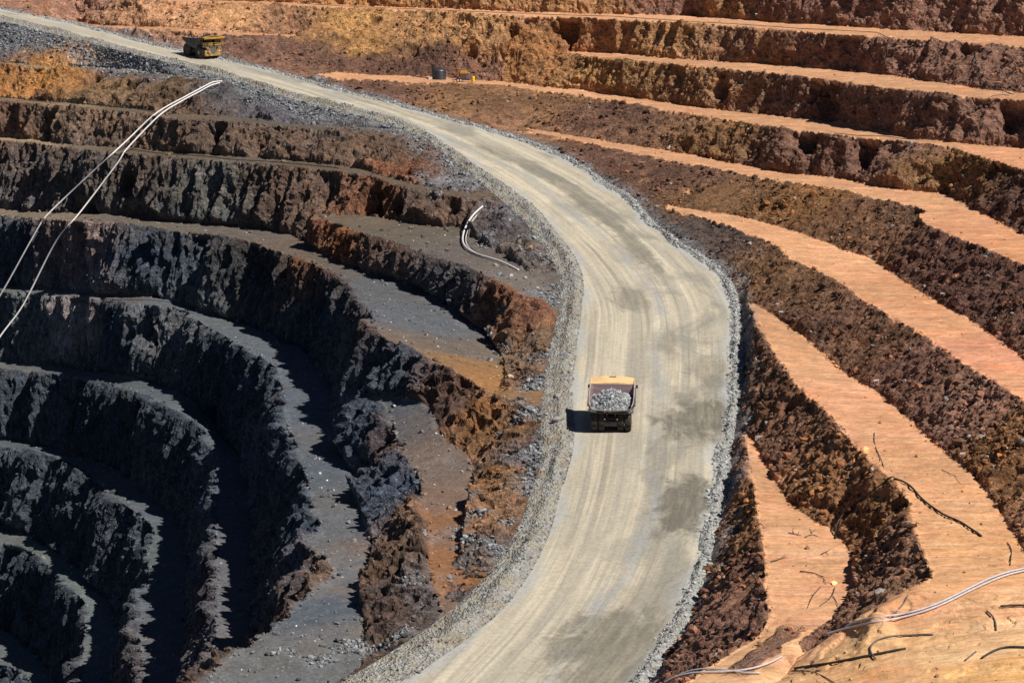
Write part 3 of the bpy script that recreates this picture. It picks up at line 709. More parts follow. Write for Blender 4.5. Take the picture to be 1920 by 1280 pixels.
# ------------------------------------------------------------------ road surface and windrows
def road_material():
    g = NG('road_dust')
    uv = g.n('ShaderNodeUVMap').outputs[0]                   # u: metres from the centre line, v: metres along
    pos = g.geo()
    sx = g.n('ShaderNodeSeparateXYZ', {0: uv})
    u, v = sx.outputs[0], sx.outputs[1]
    long1 = g.noise(g.scale(uv, (.55, .012, 1)), 1, 4, .6, .25)
    long2 = g.noise(g.scale(uv, (1.5, .03, 1)), 1, 4, .65, .3)
    blot = g.noise(g.scale(uv, (.11, .05, 1)), 1, 5, .6, .4)
    fine = g.noise(pos, 1.6, 5, .75)
    pale, tan, grey, blue = (.60, .53, .405), (.45, .39, .295), (.27, .25, .21), (.33, .34, .345)
    c = g.mix(g.mr(long1, .36, .62, 0, 1), tan, pale)
    c = g.mix(g.mr(long2, .5, .68, 0, .5), c, grey)
    long3 = g.noise(g.scale(uv, (.28, .006, 1)), 1, 3, .5, .2)
    c = g.mix(g.mr(long3, .49, .58, 0, .6), c, (.33, .305, .25))
    tyre = g.noise(g.scale(uv, (.9, .009, 1)), 1, 3, .5, .15)
    tyre = g.math('MULTIPLY', g.mr(tyre, .55, .64, 0, .65), g.mr(g.noise(g.scale(uv, (.1, .02, 1)), 1, 3), .42, .6, .1, 1))
    c = g.mix(tyre, c, (.235, .215, .18))
    c = g.mix(g.math('MULTIPLY', g.mr(blot, .47, .6, 0, .8), g.mr(u, -6, 4, .2, 1)), c, grey)
    # spilled blue-grey ore along the middle lane
    lane = g.math('SUBTRACT', 1.0, g.mr(g.math('ABSOLUTE', g.math('SUBTRACT', g.math('ADD', u, g.mr(g.noise(g.scale(uv, (0, .03, 1)), 1, 2), .3, .7, -1.6, 1.6)), .3)), .3, 2.2, 0, 1))
    lane = g.math('MULTIPLY', lane, g.mr(g.noise(g.scale(uv, (.5, .09, 1)), 1, 5, .7), .42, .6, 0, .75))
    c = g.mix(lane, c, blue)
    # pale gravel drift near both edges
    wl = g.attr('rim').outputs['Fac']
    c = g.mix(g.math('MULTIPLY', wl, g.mr(fine, .3, .6, .45, .95)), c, (.40, .405, .40))
    # watered patches with soft ragged edges
    wet = None
    wob = g.math('MULTIPLY', g.math('SUBTRACT', g.noise(g.scale(uv, (1, .55, 1)), .28, 6, .7, .6), .5), 2.6)
    for (cu, cv, ru, rv, a) in WET:
        du = g.math('DIVIDE', g.math('SUBTRACT', u, cu), ru)
        dv = g.math('DIVIDE', g.math('SUBTRACT', v, cv), rv)
        q = g.math('SQRT', g.math('ADD', g.math('MULTIPLY', du, du), g.math('MULTIPLY', dv, dv)))
        m = g.mr(g.math('ADD', q, wob), .65, 1.15, a, 0)
        wet = m if wet is None else g.math('MAXIMUM', wet, m)
    wet = g.math('MULTIPLY', wet, g.mr(g.noise(g.scale(uv, (.9, .12, 1)), 1, 5, .7), .3, .6, .55, 1.1), clamp=True)
    c = g.mix(wet, c, (.165, .15, .12))
    k = g.mr(fine, .3, .72, .8, 1.18)
    c = g.mix(1.0, c, g.n('ShaderNodeCombineColor', {0: k, 1: k, 2: k}).outputs[0], 'MULTIPLY')
    g.col(c)
    h = g.math('ADD', g.math('MULTIPLY', fine, .5), g.math('MULTIPLY', long2, 1.0))
    g.bump(h, .5, .12)
    return g.m
def road_uv(px, py):
    z = -80.0
    for _ in range(40):
        q = at(px, py, z); k = np.argmin(np.hypot(CEN[:, 0] - q[0], CEN[:, 1] - q[1])); z = .5 * z + .5 * CEN[k, 2]
    return (q[:2] - CEN[k, :2]) @ NOR[k], CS[k]
WET = []
for px, py, ru, rv, a in ((1320, 790, 7, 11, .9), (1285, 950, 4.4, 12, 1.0), (1180, 560, 3.5, 9, .6), (1160, 1210, 9, 12, .75), (1120, 395, 3.5, 14, .55), (1230, 880, 2.5, 14, .4), (1240, 1120, 6, 8, .3), (1150, 1260, 7, 9, .7), (1330, 700, 4, 8, .5), (1200, 470, 2.5, 16, .6), (1150, 420, 2, 22, .6), (1060, 345, 2, 26, .5), (1250, 640, 1.6, 10, .4), (960, 300, 2.2, 26, .5), (700, 192, 2, 40, .35)):
    WET.append((*road_uv(px, py), ru, rv, a))

def ribbon(name, lo, hi, nu, prof, mat, kind='structure', rimw=None, disp=None, step=1):
    ks = np.arange(0, len(CEN), 1)
    s_f = np.arange(CS[0], CS[-1], step)
    cx = [np.interp(s_f, CS, CEN[:, i]) for i in range(3)]
    nx = [np.interp(s_f, CS, NOR[:, i]) for i in range(2)]
    a = np.interp(s_f, CS, lo); b = np.interp(s_f, CS, hi)
    t = np.linspace(0, 1, nu)
    O = a[:, None] + (b - a)[:, None] * t[None]
    X = cx[0][:, None] + nx[0][:, None] * O; Y = cx[1][:, None] + nx[1][:, None] * O
    Zt = cx[2][:, None] + prof(t[None], O, s_f[:, None])
    V = np.stack([X, Y, Zt], 2).reshape(-1, 3)
    if disp is not None: V[:, 2] += disp(V, np.broadcast_to(t[None], O.shape).ravel())
    n = len(s_f)
    i, j = np.meshgrid(np.arange(n - 1), np.arange(nu - 1), indexing='ij')
    q = (i * nu + j).ravel()
    F = np.stack([q, q + 1, q + nu + 1, q + nu], 1)
    e1 = V[F[0, 1]] - V[F[0, 0]]; e2 = V[F[0, 3]] - V[F[0, 0]]
    if np.cross(e1, e2)[2] < 0: F = F[:, ::-1]
    uv = np.stack([O.ravel(), np.broadcast_to(s_f[:, None], O.shape).ravel()], 1)
    w = (b - a)[:, None]
    de = np.minimum(O - a[:, None], b[:, None] - O)
    rim = sstep(2.6, .2, de + .7 * np.sin(s_f[:, None] * .23) ).ravel()
    ob = mesh_object(name, V, F, mat, attrs={'rim': ('FLOAT', rim)}, uv=uv)
    tag(ob, kind=kind)
    return V, F
def road_disp(V, t):
    e = sstep(0, .02, t) * sstep(1, .98, t)
    return e * (.10 * noise(V * np.array([1, 1, 0]) / 5, 40) + .05 * noise(V / 1.3, 41))
RL, RR = oL, oR - sR
ribbon('road', RL - .4, RR + .4, 56, lambda t, o, s: np.zeros_like(o) - .02, road_material(), disp=road_disp, step=.6)

def gravel_material(name, a, b, c0, dirt):
    g = NG(name)
    pos = g.geo()
    v1 = g.n('ShaderNodeSeparateColor', {0: g.vor(pos, 2.4, out=1)}).outputs[0]
    v2 = g.n('ShaderNodeSeparateColor', {0: g.vor(pos, 5.0, out=1)}).outputs[1]
    n = g.noise(pos, .35, 5, .65)
    c = g.mix(v1, a, b)
    c = g.mix(g.math('MULTIPLY', v2, .4), c, (.45, .44, .42))
    c = g.mix(g.mr(n, .45, .62, 0, .75), c, c0)
    c = g.mix(g.mr(g.noise(pos, .22, 5, .7, .6), .5, .64, 0, .7), c, dirt)
    g.col(c)
    h = g.math('ADD', g.vor(pos, 2.4), g.math('MULTIPLY', g.vor(pos, 5.0), .5))
    g.bump(h, 1.0, .35)
    return g.m
m_grav_l = gravel_material('windrow_gravel', (.20, .20, .195), (.40, .39, .355), (.37, .32, .235), (.22, .165, .12))
m_grav_r = gravel_material('edge_gravel', (.22, .23, .235), (.5, .5, .48), (.42, .40, .35), (.2, .185, .165))
def berm_disp(amp):
    def f(V, t):
        e = sstep(0, .12, t) * sstep(1, .88, t)
        return e * amp * (.28 * noise(V / 2.4, 50) + .20 * noise(V / .9, 51) + .13 * noise(V / .45, 52))
    return f
def prof_l(t, o, s):
    h = .6 + .4 * np.sin(s * .07) * np.sin(s * .031 + 1) + .2 * np.sin(s * .33 + 2 * np.sin(s * .05))
    return -.25 + .25 * sstep(0, .15, t) + h * np.exp(-((t - .62) / .22)**2) + .03 * (1 - t)
def prof_r(t, o, s):
    return -.04 + .42 * np.exp(-((t - .48) / .25)**2) * (1 + .25 * np.sin(s * .19)) - .06 * t
GLV, GLF = ribbon('road_shoulder', oLO, oL + .3, 22, prof_l, m_grav_l, disp=berm_disp(1.0), step=.35)
GRV, GRF = ribbon('gravel_windrow', oR - sR - .3, oR, 12, prof_r, m_grav_r, disp=berm_disp(.9), step=.35)
#OBJECTS#
# ------------------------------------------------------------------ loose stones (nobody could count them)
ICO_V = []
_bm = bmesh.new(); bmesh.ops.create_icosphere(_bm, subdivisions=1, radius=1.0)
ICO_V = np.array([v.co for v in _bm.verts]); ICO_F = np.array([[v.index for v in f.verts] for f in _bm.faces]); _bm.free()
def stones_mesh(name, P, R, Cc, mat, sink=.3):
    """angular stones of radius R at P with colour Cc, one mesh"""
    n = len(P); nv = len(ICO_V)
    jit = 1 + rng.uniform(-.32, .32, (n, nv, 1))
    sc = rng.uniform(.55, 1.25, (n, 1, 3)); sc[:, :, 2] *= .8
    a = rng.uniform(0, 6.283, n); c, s_ = np.cos(a), np.sin(a)
    B = ICO_V[None] * jit * sc
    tilt = rng.uniform(-.7, .7, n)[:, None]
    B = np.stack([B[..., 0], B[..., 1] * np.cos(tilt) - B[..., 2] * np.sin(tilt), B[..., 1] * np.sin(tilt) + B[..., 2] * np.cos(tilt)], 2)
    B = np.stack([B[..., 0] * c[:, None] - B[..., 1] * s_[:, None], B[..., 0] * s_[:, None] + B[..., 1] * c[:, None], B[..., 2]], 2)
    V = (B * R[:, None, None] + P[:, None, :]); V[..., 2] += (R * (1 - sink) * .5)[:, None]
    F = (ICO_F[None] + (np.arange(n) * nv)[:, None, None]).reshape(-1, 3)
    return mesh_object(name, V.reshape(-1, 3), F, mat, smooth=False, attrs={'base': ('FLOAT_COLOR', np.repeat(Cc, nv, 0))})
def stone_material():
    g = NG('broken_stone')
    b = g.attr('base').outputs['Color']
    k = g.mr(g.noise(g.geo(), 4.0, 3, .6), .3, .7, .75, 1.25)
    g.col(g.mix(1.0, b, g.n('ShaderNodeCombineColor', {0: k, 1: k, 2: k}).outputs[0], 'MULTIPLY'))
    return g.m
m_stone = stone_material()
def in_view(P, m=120):
    y = P[:, 1] * CT - P[:, 2] * ST
    u = P[:, 0] / y * FPX + 960; v = 640 - (P[:, 1] * ST + P[:, 2] * CT) / y * FPX
    return (u > -m) & (u < 1920 + m) & (v > -m) & (v < 1280 + m)
def pick(V, w, n):
    w = np.where(in_view(V), w, 0); c = np.cumsum(w); c /= c[-1]
    return np.searchsorted(c, rng.random(n))
def scatter():
    obL, VL, FL, fmL, gL, colL, fsL, NsL = TL
    obR, VR, FR, fmR, gR, colR, fsR, NsR = TR
    # grey spill below the pit-side shoulder
    i = pick(VL, gL**2, 17000)
    tone = rng.uniform(.06, .36, len(i))[:, None] * np.array([1, 1.02, 1.06])
    tag(stones_mesh('gravel', VL[i], rng.gamma(1.6, .085, len(i)).clip(.05, .6), tone, m_stone), kind='stuff')
    # rubble on and at the foot of the dark pit faces
    foot = fsL * (1 - fsL) * 4
    i = pick(VL, foot * (1 - fmL) + .12 * fmL + .04, 16000)
    tone = colL[i] * rng.uniform(.6, 2.0, len(i))[:, None]
    tag(stones_mesh('rubble', VL[i], rng.gamma(2.0, .085, len(i)).clip(.06, .8), tone, m_stone), kind='stuff')
    i = pick(VL, (1 - fmL) * sstep(-70, -80, VL[:, 2]), 260)
    tag(stones_mesh('pale_chip', VL[i], rng.uniform(.07, .22, len(i)), rng.uniform(.4, .75, len(i))[:, None] * np.array([1, .98, .92]), m_stone), kind='stuff')
    # broken ground on the weathered faces
    pn = sstep(-.5, .45, noise(VR / 4.5, 61) + .5 * noise(VR / 1.7, 62))
    i = pick(VR, (fmR * .8 + .5 * fsR * (1 - fsR)) * (.12 + pn), 30000)
    tone = colR[i] * rng.uniform(.45, 1.0, len(i))[:, None]
    tone_pick = rng.random(len(i))  # random draw: some stones ochre, a few pale
    tone = np.where((tone_pick > .72)[:, None], colR[i] * rng.uniform(1.2, 2.4, len(i))[:, None] * np.array([1.12, .95, .8]), tone)
    tone = np.where((tone_pick > .95)[:, None], rng.uniform(.22, .42, len(i))[:, None] * np.array([1, .88, .78]), tone)
    tag(stones_mesh('broken_rock', VR[i], rng.gamma(1.3, .11, len(i)).clip(.06, .95), tone, m_stone), kind='stuff')
    i = pick(VR, (1 - fmR) * (.03 + sstep(.005, .12, fsR) * (1 - fsR)), 4500)
    tone = colR[i] * rng.uniform(.35, 1.0, len(i))[:, None]
    tag(stones_mesh('fallen_stone', VR[i], rng.gamma(1.3, .06, len(i)).clip(.04, .5), tone, m_stone), kind='stuff')
    # shoulder and windrow stones
    w = np.ones(len(GLV)); i = pick(GLV, w, 9000)
    tone = rng.uniform(.12, .42, len(i))[:, None] * np.array([1, .96, .88])
    tag(stones_mesh('gravel', GLV[i], rng.gamma(1.5, .05, len(i)).clip(.04, .35), tone, m_stone), kind='stuff')
    i = pick(GRV, np.ones(len(GRV)), 8000)
    tone = rng.uniform(.16, .55, len(i))[:, None] * np.array([1, 1.0, .99])
    tag(stones_mesh('gravel', GRV[i], rng.gamma(1.8, .06, len(i)).clip(.05, .38), tone, m_stone), kind='stuff')
scatter()

# ------------------------------------------------------------------ finding the real ground under a point of the photograph
bpy.context.view_layer.update()
GROUND = [o for o in COL.objects if o.type == 'MESH' and o.get('kind') == 'structure']
def hit(px, py):
    r = Vector(ray(px, py)).normalized(); best = None
    for o in GROUND:
        ok, loc, nor, _ = o.ray_cast(Vector((0, 0, 0)), r)
        if ok and (best is None or loc.length < best[0].length): best = (loc.copy(), nor.copy())
    return best
def ground_z(x, y, z0=60):
    best = -1e9
    for o in GROUND:
        ok, loc, nor, _ = o.ray_cast(Vector((x, y, z0)), Vector((0, 0, -1)))
        if ok: best = max(best, loc.z)
    return best
def tube_data(P, r, n=8, taper=False):
    P = np.asarray(P, float); m = len(P)
    T = np.gradient(P, axis=0); T /= np.linalg.norm(T, axis=1)[:, None] + 1e-9
    A = np.cross(T, np.array([0, 0, 1.0])); A /= np.linalg.norm(A, axis=1)[:, None] + 1e-9
    B = np.cross(A, T)
    rr = np.full(m, r) if not taper else np.interp(np.arange(m), [0, m - 1], [r, r * .35])
    th = np.linspace(0, 2 * math.pi, n, endpoint=False)
    V = P[:, None] + rr[:, None, None] * (A[:, None] * np.cos(th)[None, :, None] + B[:, None] * np.sin(th)[None, :, None])
    V = V.reshape(-1, 3)
    i, j = np.meshgrid(np.arange(m - 1), np.arange(n), indexing='ij')
    a = (i * n + j).ravel(); b = (i * n + (j + 1) % n).ravel()
    F = [list(q) for q in np.stack([a, b, b + n, a + n], 1)]
    F.append(list(range(n))[::-1]); F.append(list(range((m - 1) * n, m * n)))
    return V, F
def from_pydata(name, V, F, mat, parent=None, smooth=True):
    me = bpy.data.meshes.new(name); me.from_pydata([tuple(v) for v in V], [], F); me.update()
    for p in me.polygons: p.use_smooth = smooth
    bm = bmesh.new(); bm.from_mesh(me); bmesh.ops.recalc_face_normals(bm, faces=bm.faces); bm.to_mesh(me); bm.free()
    if mat: me.materials.append(mat)
    o = bpy.data.objects.new(name, me); COL.objects.link(o)
    if parent: o.parent = parent
    return o
def draped(px, r, lift=0.0, step=.5, taut=3):
    """points on the ground below the traced line, tightened so a stiff pipe bridges hollows"""
    pts = []
    for a, b in zip(px[:-1], px[1:]):
        n = max(1, int(math.hypot(b[0] - a[0], b[1] - a[1]) / 8))
        for k in range(n):
            t = k / n; h = hit(a[0] + (b[0] - a[0]) * t, a[1] + (b[1] - a[1]) * t)
            if h: pts.append(h[0] + h[1] * lift + Vector((0, 0, r)))
    h = hit(*px[-1])
    if h: pts.append(h[0] + Vector((0, 0, r)))
    P = np.array(pts)
    for i in range(1, len(P)):                                    # where the ground drops away the pipe spans on
        a, b = np.linalg.norm(P[i - 1]), np.linalg.norm(P[i])
        if b > a + 4: P[i] *= (a + .3) / b
    for _ in range(taut):
        Q = P.copy(); Q[1:-1] = (P[:-2] + 2 * P[1:-1] + P[2:]) / 4
        Q[:, 2] = np.maximum(Q[:, 2], P[:, 2] - .04); P = Q
    return smooth_line(P, step)

def hung(px, lift):
    """a heavy pipe held at the lips of the benches, spanning between them"""
    P = [np.array(hit(x, y)[0]) + np.array([.25, -.75, .45]) * lift for x, y in px if hit(x, y)]
    # a support that sank behind the line of its neighbours is brought out to it
    for i in range(1, len(P) - 1):
        d0 = np.linalg.norm(P[i - 1]); d2 = np.linalg.norm(P[i + 1]); d1 = np.linalg.norm(P[i])
        t = np.linalg.norm(np.subtract(px[i], px[i - 1])) / (np.linalg.norm(np.subtract(px[i], px[i - 1])) + np.linalg.norm(np.subtract(px[i + 1], px[i])))
        lim = d0 * (1 - t) + d2 * t
        if d1 > lim: P[i] = P[i] * (lim / d1)
    P = smooth_line(P, .8)
    D = np.linalg.norm(P, axis=1); U = P / D[:, None]
    lim = D.copy()
    for i, u in enumerate(U):                                     # keep clear of bulges of the wall
        for o in GROUND[:2]:
            ok, loc, nor, _ = o.ray_cast(Vector((0, 0, 0)), Vector(u))
            if ok: lim[i] = min(lim[i], loc.length - .45)
    D = lim.copy()
    for _ in range(60): D[1:-1] = np.minimum(lim[1:-1], (D[:-2] + 2 * D[1:-1] + D[2:]) / 4)
    return U * D[:, None]
m_white = simple('white_poly_pipe', (.80, .76, .74), .45, dirt=.25)
m_lilac = simple('pale_pipe', (.62, .55, .55), .5, dirt=.35)
m_black = simple('black_rubber', (.02, .02, .022), .6, dirt=.3)
m_greyhose = simple('grey_hose', (.13, .12, .12), .6, dirt=.4)
m_wood = simple('dead_wood', (.10, .075, .06), .85, dirt=.4)
m_palemark = simple('white_marker_paint', (.85, .83, .8), .5, dirt=.1)
PIPES = [
    ('pipe', .19, m_white, 'long white pipe hanging down the pit wall below the far truck, upper of the pair', 'pipe', 'white pipes down the pit wall',
        [(415, 155), (398, 157), (378, 167), (350, 182), (292, 215), (238, 265), (88, 405), (62, 445), (2, 552), (-60, 650)], .9),
    ('pipe', .19, m_white, 'long white pipe hanging down the pit wall, lower and nearer of the pair', 'pipe', 'white pipes down the pit wall',
        [(411, 158), (394, 163), (374, 174), (340, 192), (297, 220), (234, 285), (222, 305), (148, 402), (104, 455), (42, 575), (0, 632), (-60, 722)], .9),
    ('pipe', .20, m_white, 'bent white pipe lying on the ledge below the road, outermost of the bundle', 'pipe', 'pipe bundle on the ledge',
        [(905, 390), (893, 397), (883, 410), (873, 428), (866, 446), (863, 457), (864, 464), (873, 470), (890, 480), (912, 486), (930, 489), (950, 498), (963, 505), (972, 508)], .2),
    ('pipe', .14, m_greyhose, 'dark grey pipe bent beside the white pipe on the ledge, innermost of the bundle', 'pipe', 'pipe bundle on the ledge',
        [(901, 398), (891, 412), (881, 432), (874, 446), (873, 458), (876, 466), (888, 475), (904, 481)], .2),
    ('pipe', .14, m_lilac, 'pale grey pipe curving between the white and the dark pipe on the ledge', 'pipe', 'pipe bundle on the ledge',
        [(898, 402), (887, 418), (876, 437), (870, 448), (868, 458), (870, 465), (882, 474), (898, 481), (915, 485)], .2),
    ('pipe', .125, m_lilac, 'longer lower one of two pale pipes crossing the orange slope at lower right', 'pipe', 'pale pipes across the orange slope',
        [(1960, 1063), (1920, 1073), (1890, 1079), (1850, 1095), (1810, 1114), (1765, 1137), (1725, 1151), (1690, 1161), (1640, 1169), (1590, 1179), (1545, 1192)], .1),
    ('pipe', .125, m_lilac, 'upper of two pale pipes crossing the orange slope at lower right', 'pipe', 'pale pipes across the orange slope',
        [(1960, 1058), (1920, 1069), (1890, 1074), (1850, 1089), (1808, 1110), (1762, 1133), (1720, 1148), (1690, 1155), (1640, 1160), (1610, 1165), (1585, 1176)], .1),
    ('pipe', .125, m_lilac, 'pale pipe left of the brown ledge dipping to the bottom edge of the slope', 'pipe', 'pale pipes across the orange slope',
        [(1466, 1233), (1445, 1245), (1420, 1254), (1390, 1260), (1350, 1262), (1310, 1263), (1285, 1265), (1260, 1273), (1240, 1284)], .1),
    ('pipe', .11, m_lilac, 'thin pale pipe arching above its twin left of the brown ledge', 'pipe', 'pale pipes across the orange slope',
        [(1425, 1264), (1390, 1264), (1360, 1258), (1330, 1255), (1305, 1256), (1280, 1264), (1258, 1275)], .1),
    ('pipe', .13, m_black, 'straight black pipe lying on the pale foreground slope right of the brown ledge', 'pipe', None,
        [(1490, 1255), (1530, 1249), (1570, 1243), (1612, 1234), (1650, 1227), (1698, 1217)], .06),
    ('pipe', .12, m_black, 'black pipe end entering from the right edge over the orange slope', 'pipe', None,
        [(1876, 1139), (1900, 1137), (1960, 1139)], .1),
    ('hose', .095, m_greyhose, 'grey hose looped like a hook over the black pipe in the foreground', 'hose', None,
        [(1642, 1236), (1632, 1228), (1628, 1218), (1634, 1208), (1648, 1199), (1670, 1194), (1700, 1192), (1750, 1190)], .06),
    ('hose', .08, m_greyhose, 'short grey hose hanging from the dark slope tip down to the pale pipes', 'hose', None,
        [(1702, 1118), (1699, 1128), (1688, 1140), (1677, 1150), (1672, 1160)], .06),
    ('hose', .09, m_greyhose, 'short curved grey hose standing out on the orange slope near the right edge', 'hose', None,
        [(1850, 1147), (1858, 1150), (1865, 1160), (1869, 1170), (1868, 1182)], .06),
    ('cable', .07, m_greyhose, 'thin grey cable lying across the orange slope left of the brown ledge', 'cable', None,
        [(1470, 1198), (1455, 1207), (1440, 1220), (1425, 1230), (1405, 1240), (1390, 1250)], .05),
    ('cable', .13, m_black, 'thick black cable snaking across the wide orange bench at the right', 'cable', None,
        [(1676, 899), (1688, 901), (1702, 907), (1712, 917), (1722, 932), (1745, 951), (1772, 969), (1800, 979), (1818, 992), (1840, 1006)], .06),
    ('cable', .10, m_black, 'black cable running diagonally down the brown slope to the lower orange bench', 'cable', None,
        [(1676, 899), (1655, 911), (1632, 928), (1605, 945), (1580, 968), (1568, 988), (1567, 1010)], .3),
    ('cable', .07, m_black, 'long thin black cable along the topmost orange bench', 'cable', None,
        [(560, 8), (640, 13), (760, 18), (860, 22), (960, 26), (1060, 30), (1144, 32), (1280, 41), (1400, 48), (1500, 55), (1580, 59), (1640, 62), (1658, 66), (1665, 74)], .15),
    ('cable', .08, m_black, 'black cable dropping over the face below the topmost bench', 'cable', None,
        [(1665, 74), (1664, 90), (1664, 108)], .3),
    ('cable', .10, m_black, 'black cable hanging down the purple face near the right edge to the bench below', 'cable', None,
        [(1828, 100), (1830, 118), (1834, 140), (1842, 158), (1862, 168), (1885, 175), (1900, 178)], .25),
    ('cable', .07, m_black, 'thin dark cable along the fifth bench and up its face toward the right', 'cable', None,
        [(1565, 252), (1610, 257), (1660, 258), (1710, 265), (1750, 263), (1770, 255), (1795, 232), (1830, 205), (1860, 182), (1892, 180)], .25),
    ('cable', .07, m_black, 'thin dark cable on the bench with the dark hollow, middle right', 'cable', None,
        [(1330, 296), (1370, 302), (1405, 304), (1418, 310), (1440, 316), (1470, 322), (1495, 322), (1515, 318)], .12),
    ('cable', .09, m_black, 'thin black cable along the narrow upper left ledge to the white pipes', 'cable', None,
        [(0, 183), (40, 186), (70, 191), (120, 193), (180, 198), (240, 203), (285, 209), (296, 213)], .12),
    ('cable', .09, m_black, 'thin black cable on the ledge right of the white pipes', 'cable', None,
        [(245, 281), (290, 288), (330, 291), (380, 294), (440, 301), (500, 304), (560, 309), (635, 316)], .12),
    ('hose', .08, m_greyhose, 'thin dark hose curving along the grey bench tread in the pit', 'hose', None,
        [(195, 562), (235, 563), (270, 563), (300, 565), (325, 568)], .1),
    ('cable', .06, m_greyhose, 'thin wavy cable on the pinkish part of the wide orange bench', 'cable', None,
        [(1640, 812), (1638, 828), (1642, 840), (1648, 855), (1656, 866), (1657, 876)], .05),
    ('hose', .11, m_black, 'thick black hose near the bottom right corner curving to the right edge', 'hose', None,
        [(1841, 1235), (1858, 1224), (1878, 1215), (1898, 1214), (1960, 1217)], .06),
    ('hose', .09, m_greyhose, 'short pale grey hose piece just left of the thick black hose', 'hose', None,
        [(1810, 1239), (1820, 1231), (1830, 1222)], .05),
    ('cable', .05, m_black, 'thin black cable running below the black pipe in the foreground', 'cable', None,
        [(1490, 1256), (1520, 1259), (1548, 1270), (1570, 1284)], .05),
    ('cable', .06, m_black, 'short black cable stub on the right bench near the frame edge', 'cable', None,
        [(1888, 1018), (1896, 1022), (1898, 1034), (1894, 1050), (1894, 1060)], .06),
]
for name, r, m, lab, cat, grp, px, lift in PIPES:
    P = hung(px, lift) if lift == .9 else draped(px, r, lift, taut=5 if name == 'pipe' else 2)
    V, F = tube_data(P, r)
    tag(from_pydata(name, V, F, m), lab, cat, grp)

# dead branches lying on the lowest orange bench
def branch(px, forks, lab, r=.085):
    V, F = tube_data(draped(px, r, .05, .3, 1), r, 6, True)
    V = list(V)
    for f in forks:
        v2, f2 = tube_data(draped(f, r * .6, .06, .3, 1), r * .6, 5, True)
        b = len(V); V += list(v2); F += [[i + b for i in q] for q in f2]
    tag(from_pydata('dead_branch', V, F, m_wood), lab, 'branch', 'dead branches on the lowest bench')
branch([(1500, 1072), (1520, 1074), (1538, 1080), (1547, 1086), (1549, 1096)], [[(1538, 1080), (1550, 1082)]], 'bare curved dead branch in the middle of the lowest orange bench')
branch([(1446, 1054), (1460, 1050), (1474, 1044)], [[(1462, 1049), (1472, 1040)]], 'short straight dead branch beside the dark slope edge')
branch([(1565, 1104), (1562, 1118), (1548, 1130), (1536, 1137)], [[(1562, 1118), (1570, 1130), (1572, 1146)], [(1556, 1124), (1545, 1122)]], 'forked dead branch below the brown slope with three arms')
branch([(1538, 1102), (1526, 1115), (1518, 1130), (1513, 1142)], [[(1526, 1115), (1519, 1116)]], 'thin dead branch leaning downhill left of the forked one')
branch([(1478, 1000), (1490, 1001), (1502, 1004)], [[(1488, 1001), (1486, 992)], [(1496, 1003), (1500, 992)]], 'small twiggy branch near the pale ash patch, left one')
branch([(1510, 1008), (1522, 1000), (1534, 1006)], [[(1522, 1000), (1518, 990)], [(1522, 1000), (1530, 990)]], 'small twiggy branch near the pale ash patch, right one')
branch([(1540, 1040), (1548, 1036), (1556, 1031)], [[(1548, 1036), (1554, 1040)]], 'tiny dead twig below the pale ash patch')
branch([(1766, 882), (1780, 888), (1794, 894)], [[(1790, 892), (1794, 904), (1806, 910)]], 'thin dead branch on the middle of the wide orange bench', .06)

# small white survey plates fixed to the faces
MARKS = [(1632, 484, 'the brown slope between the third and fourth bench'), (1768, 553, 'the dark face above the pinkish bench'), (1465, 588, 'the foot of the slope right of the road bend'), (1643, 717, 'the foot of the slope above the pink bench patch'),
         (1805, 855, 'the purple rubble slope at the right'), (1789, 357, 'the ochre debris cone on the upper right'), (1420, 29, 'the purple face under the top edge'), (1555, 43, 'the foot of the topmost purple face')]
for x, y, wh in MARKS:
    h = hit(x, y)
    if not h: continue
    bm = bmesh.new(); bmesh.ops.create_cube(bm, size=1)
    bmesh.ops.scale(bm, vec=(.75, .12, .22), verts=bm.verts); bmesh.ops.bevel(bm, geom=bm.edges[:], offset=.02, segments=1, affect='EDGES')
    bmesh.ops.translate(bm, vec=(0, 0, .2), verts=bm.verts)
    for sx in (-.28, .28):
        r_ = bmesh.ops.create_cone(bm, cap_ends=True, segments=6, radius1=.03, radius2=.03, depth=.5); bmesh.ops.translate(bm, vec=(sx, .04, -.02), verts=r_['verts'])
    me = bpy.data.meshes.new('survey_plate'); bm.to_mesh(me); bm.free(); me.materials.append(m_palemark)
    o = bpy.data.objects.new('survey_plate', me); COL.objects.link(o)
    o.location = h[0] + h[1] * .25; o.rotation_euler = (0, random.uniform(-.15, .15), random.uniform(-.3, .3))
    tag(o, 'small white plate on ' + wh, 'survey plate', 'white plates on the faces')

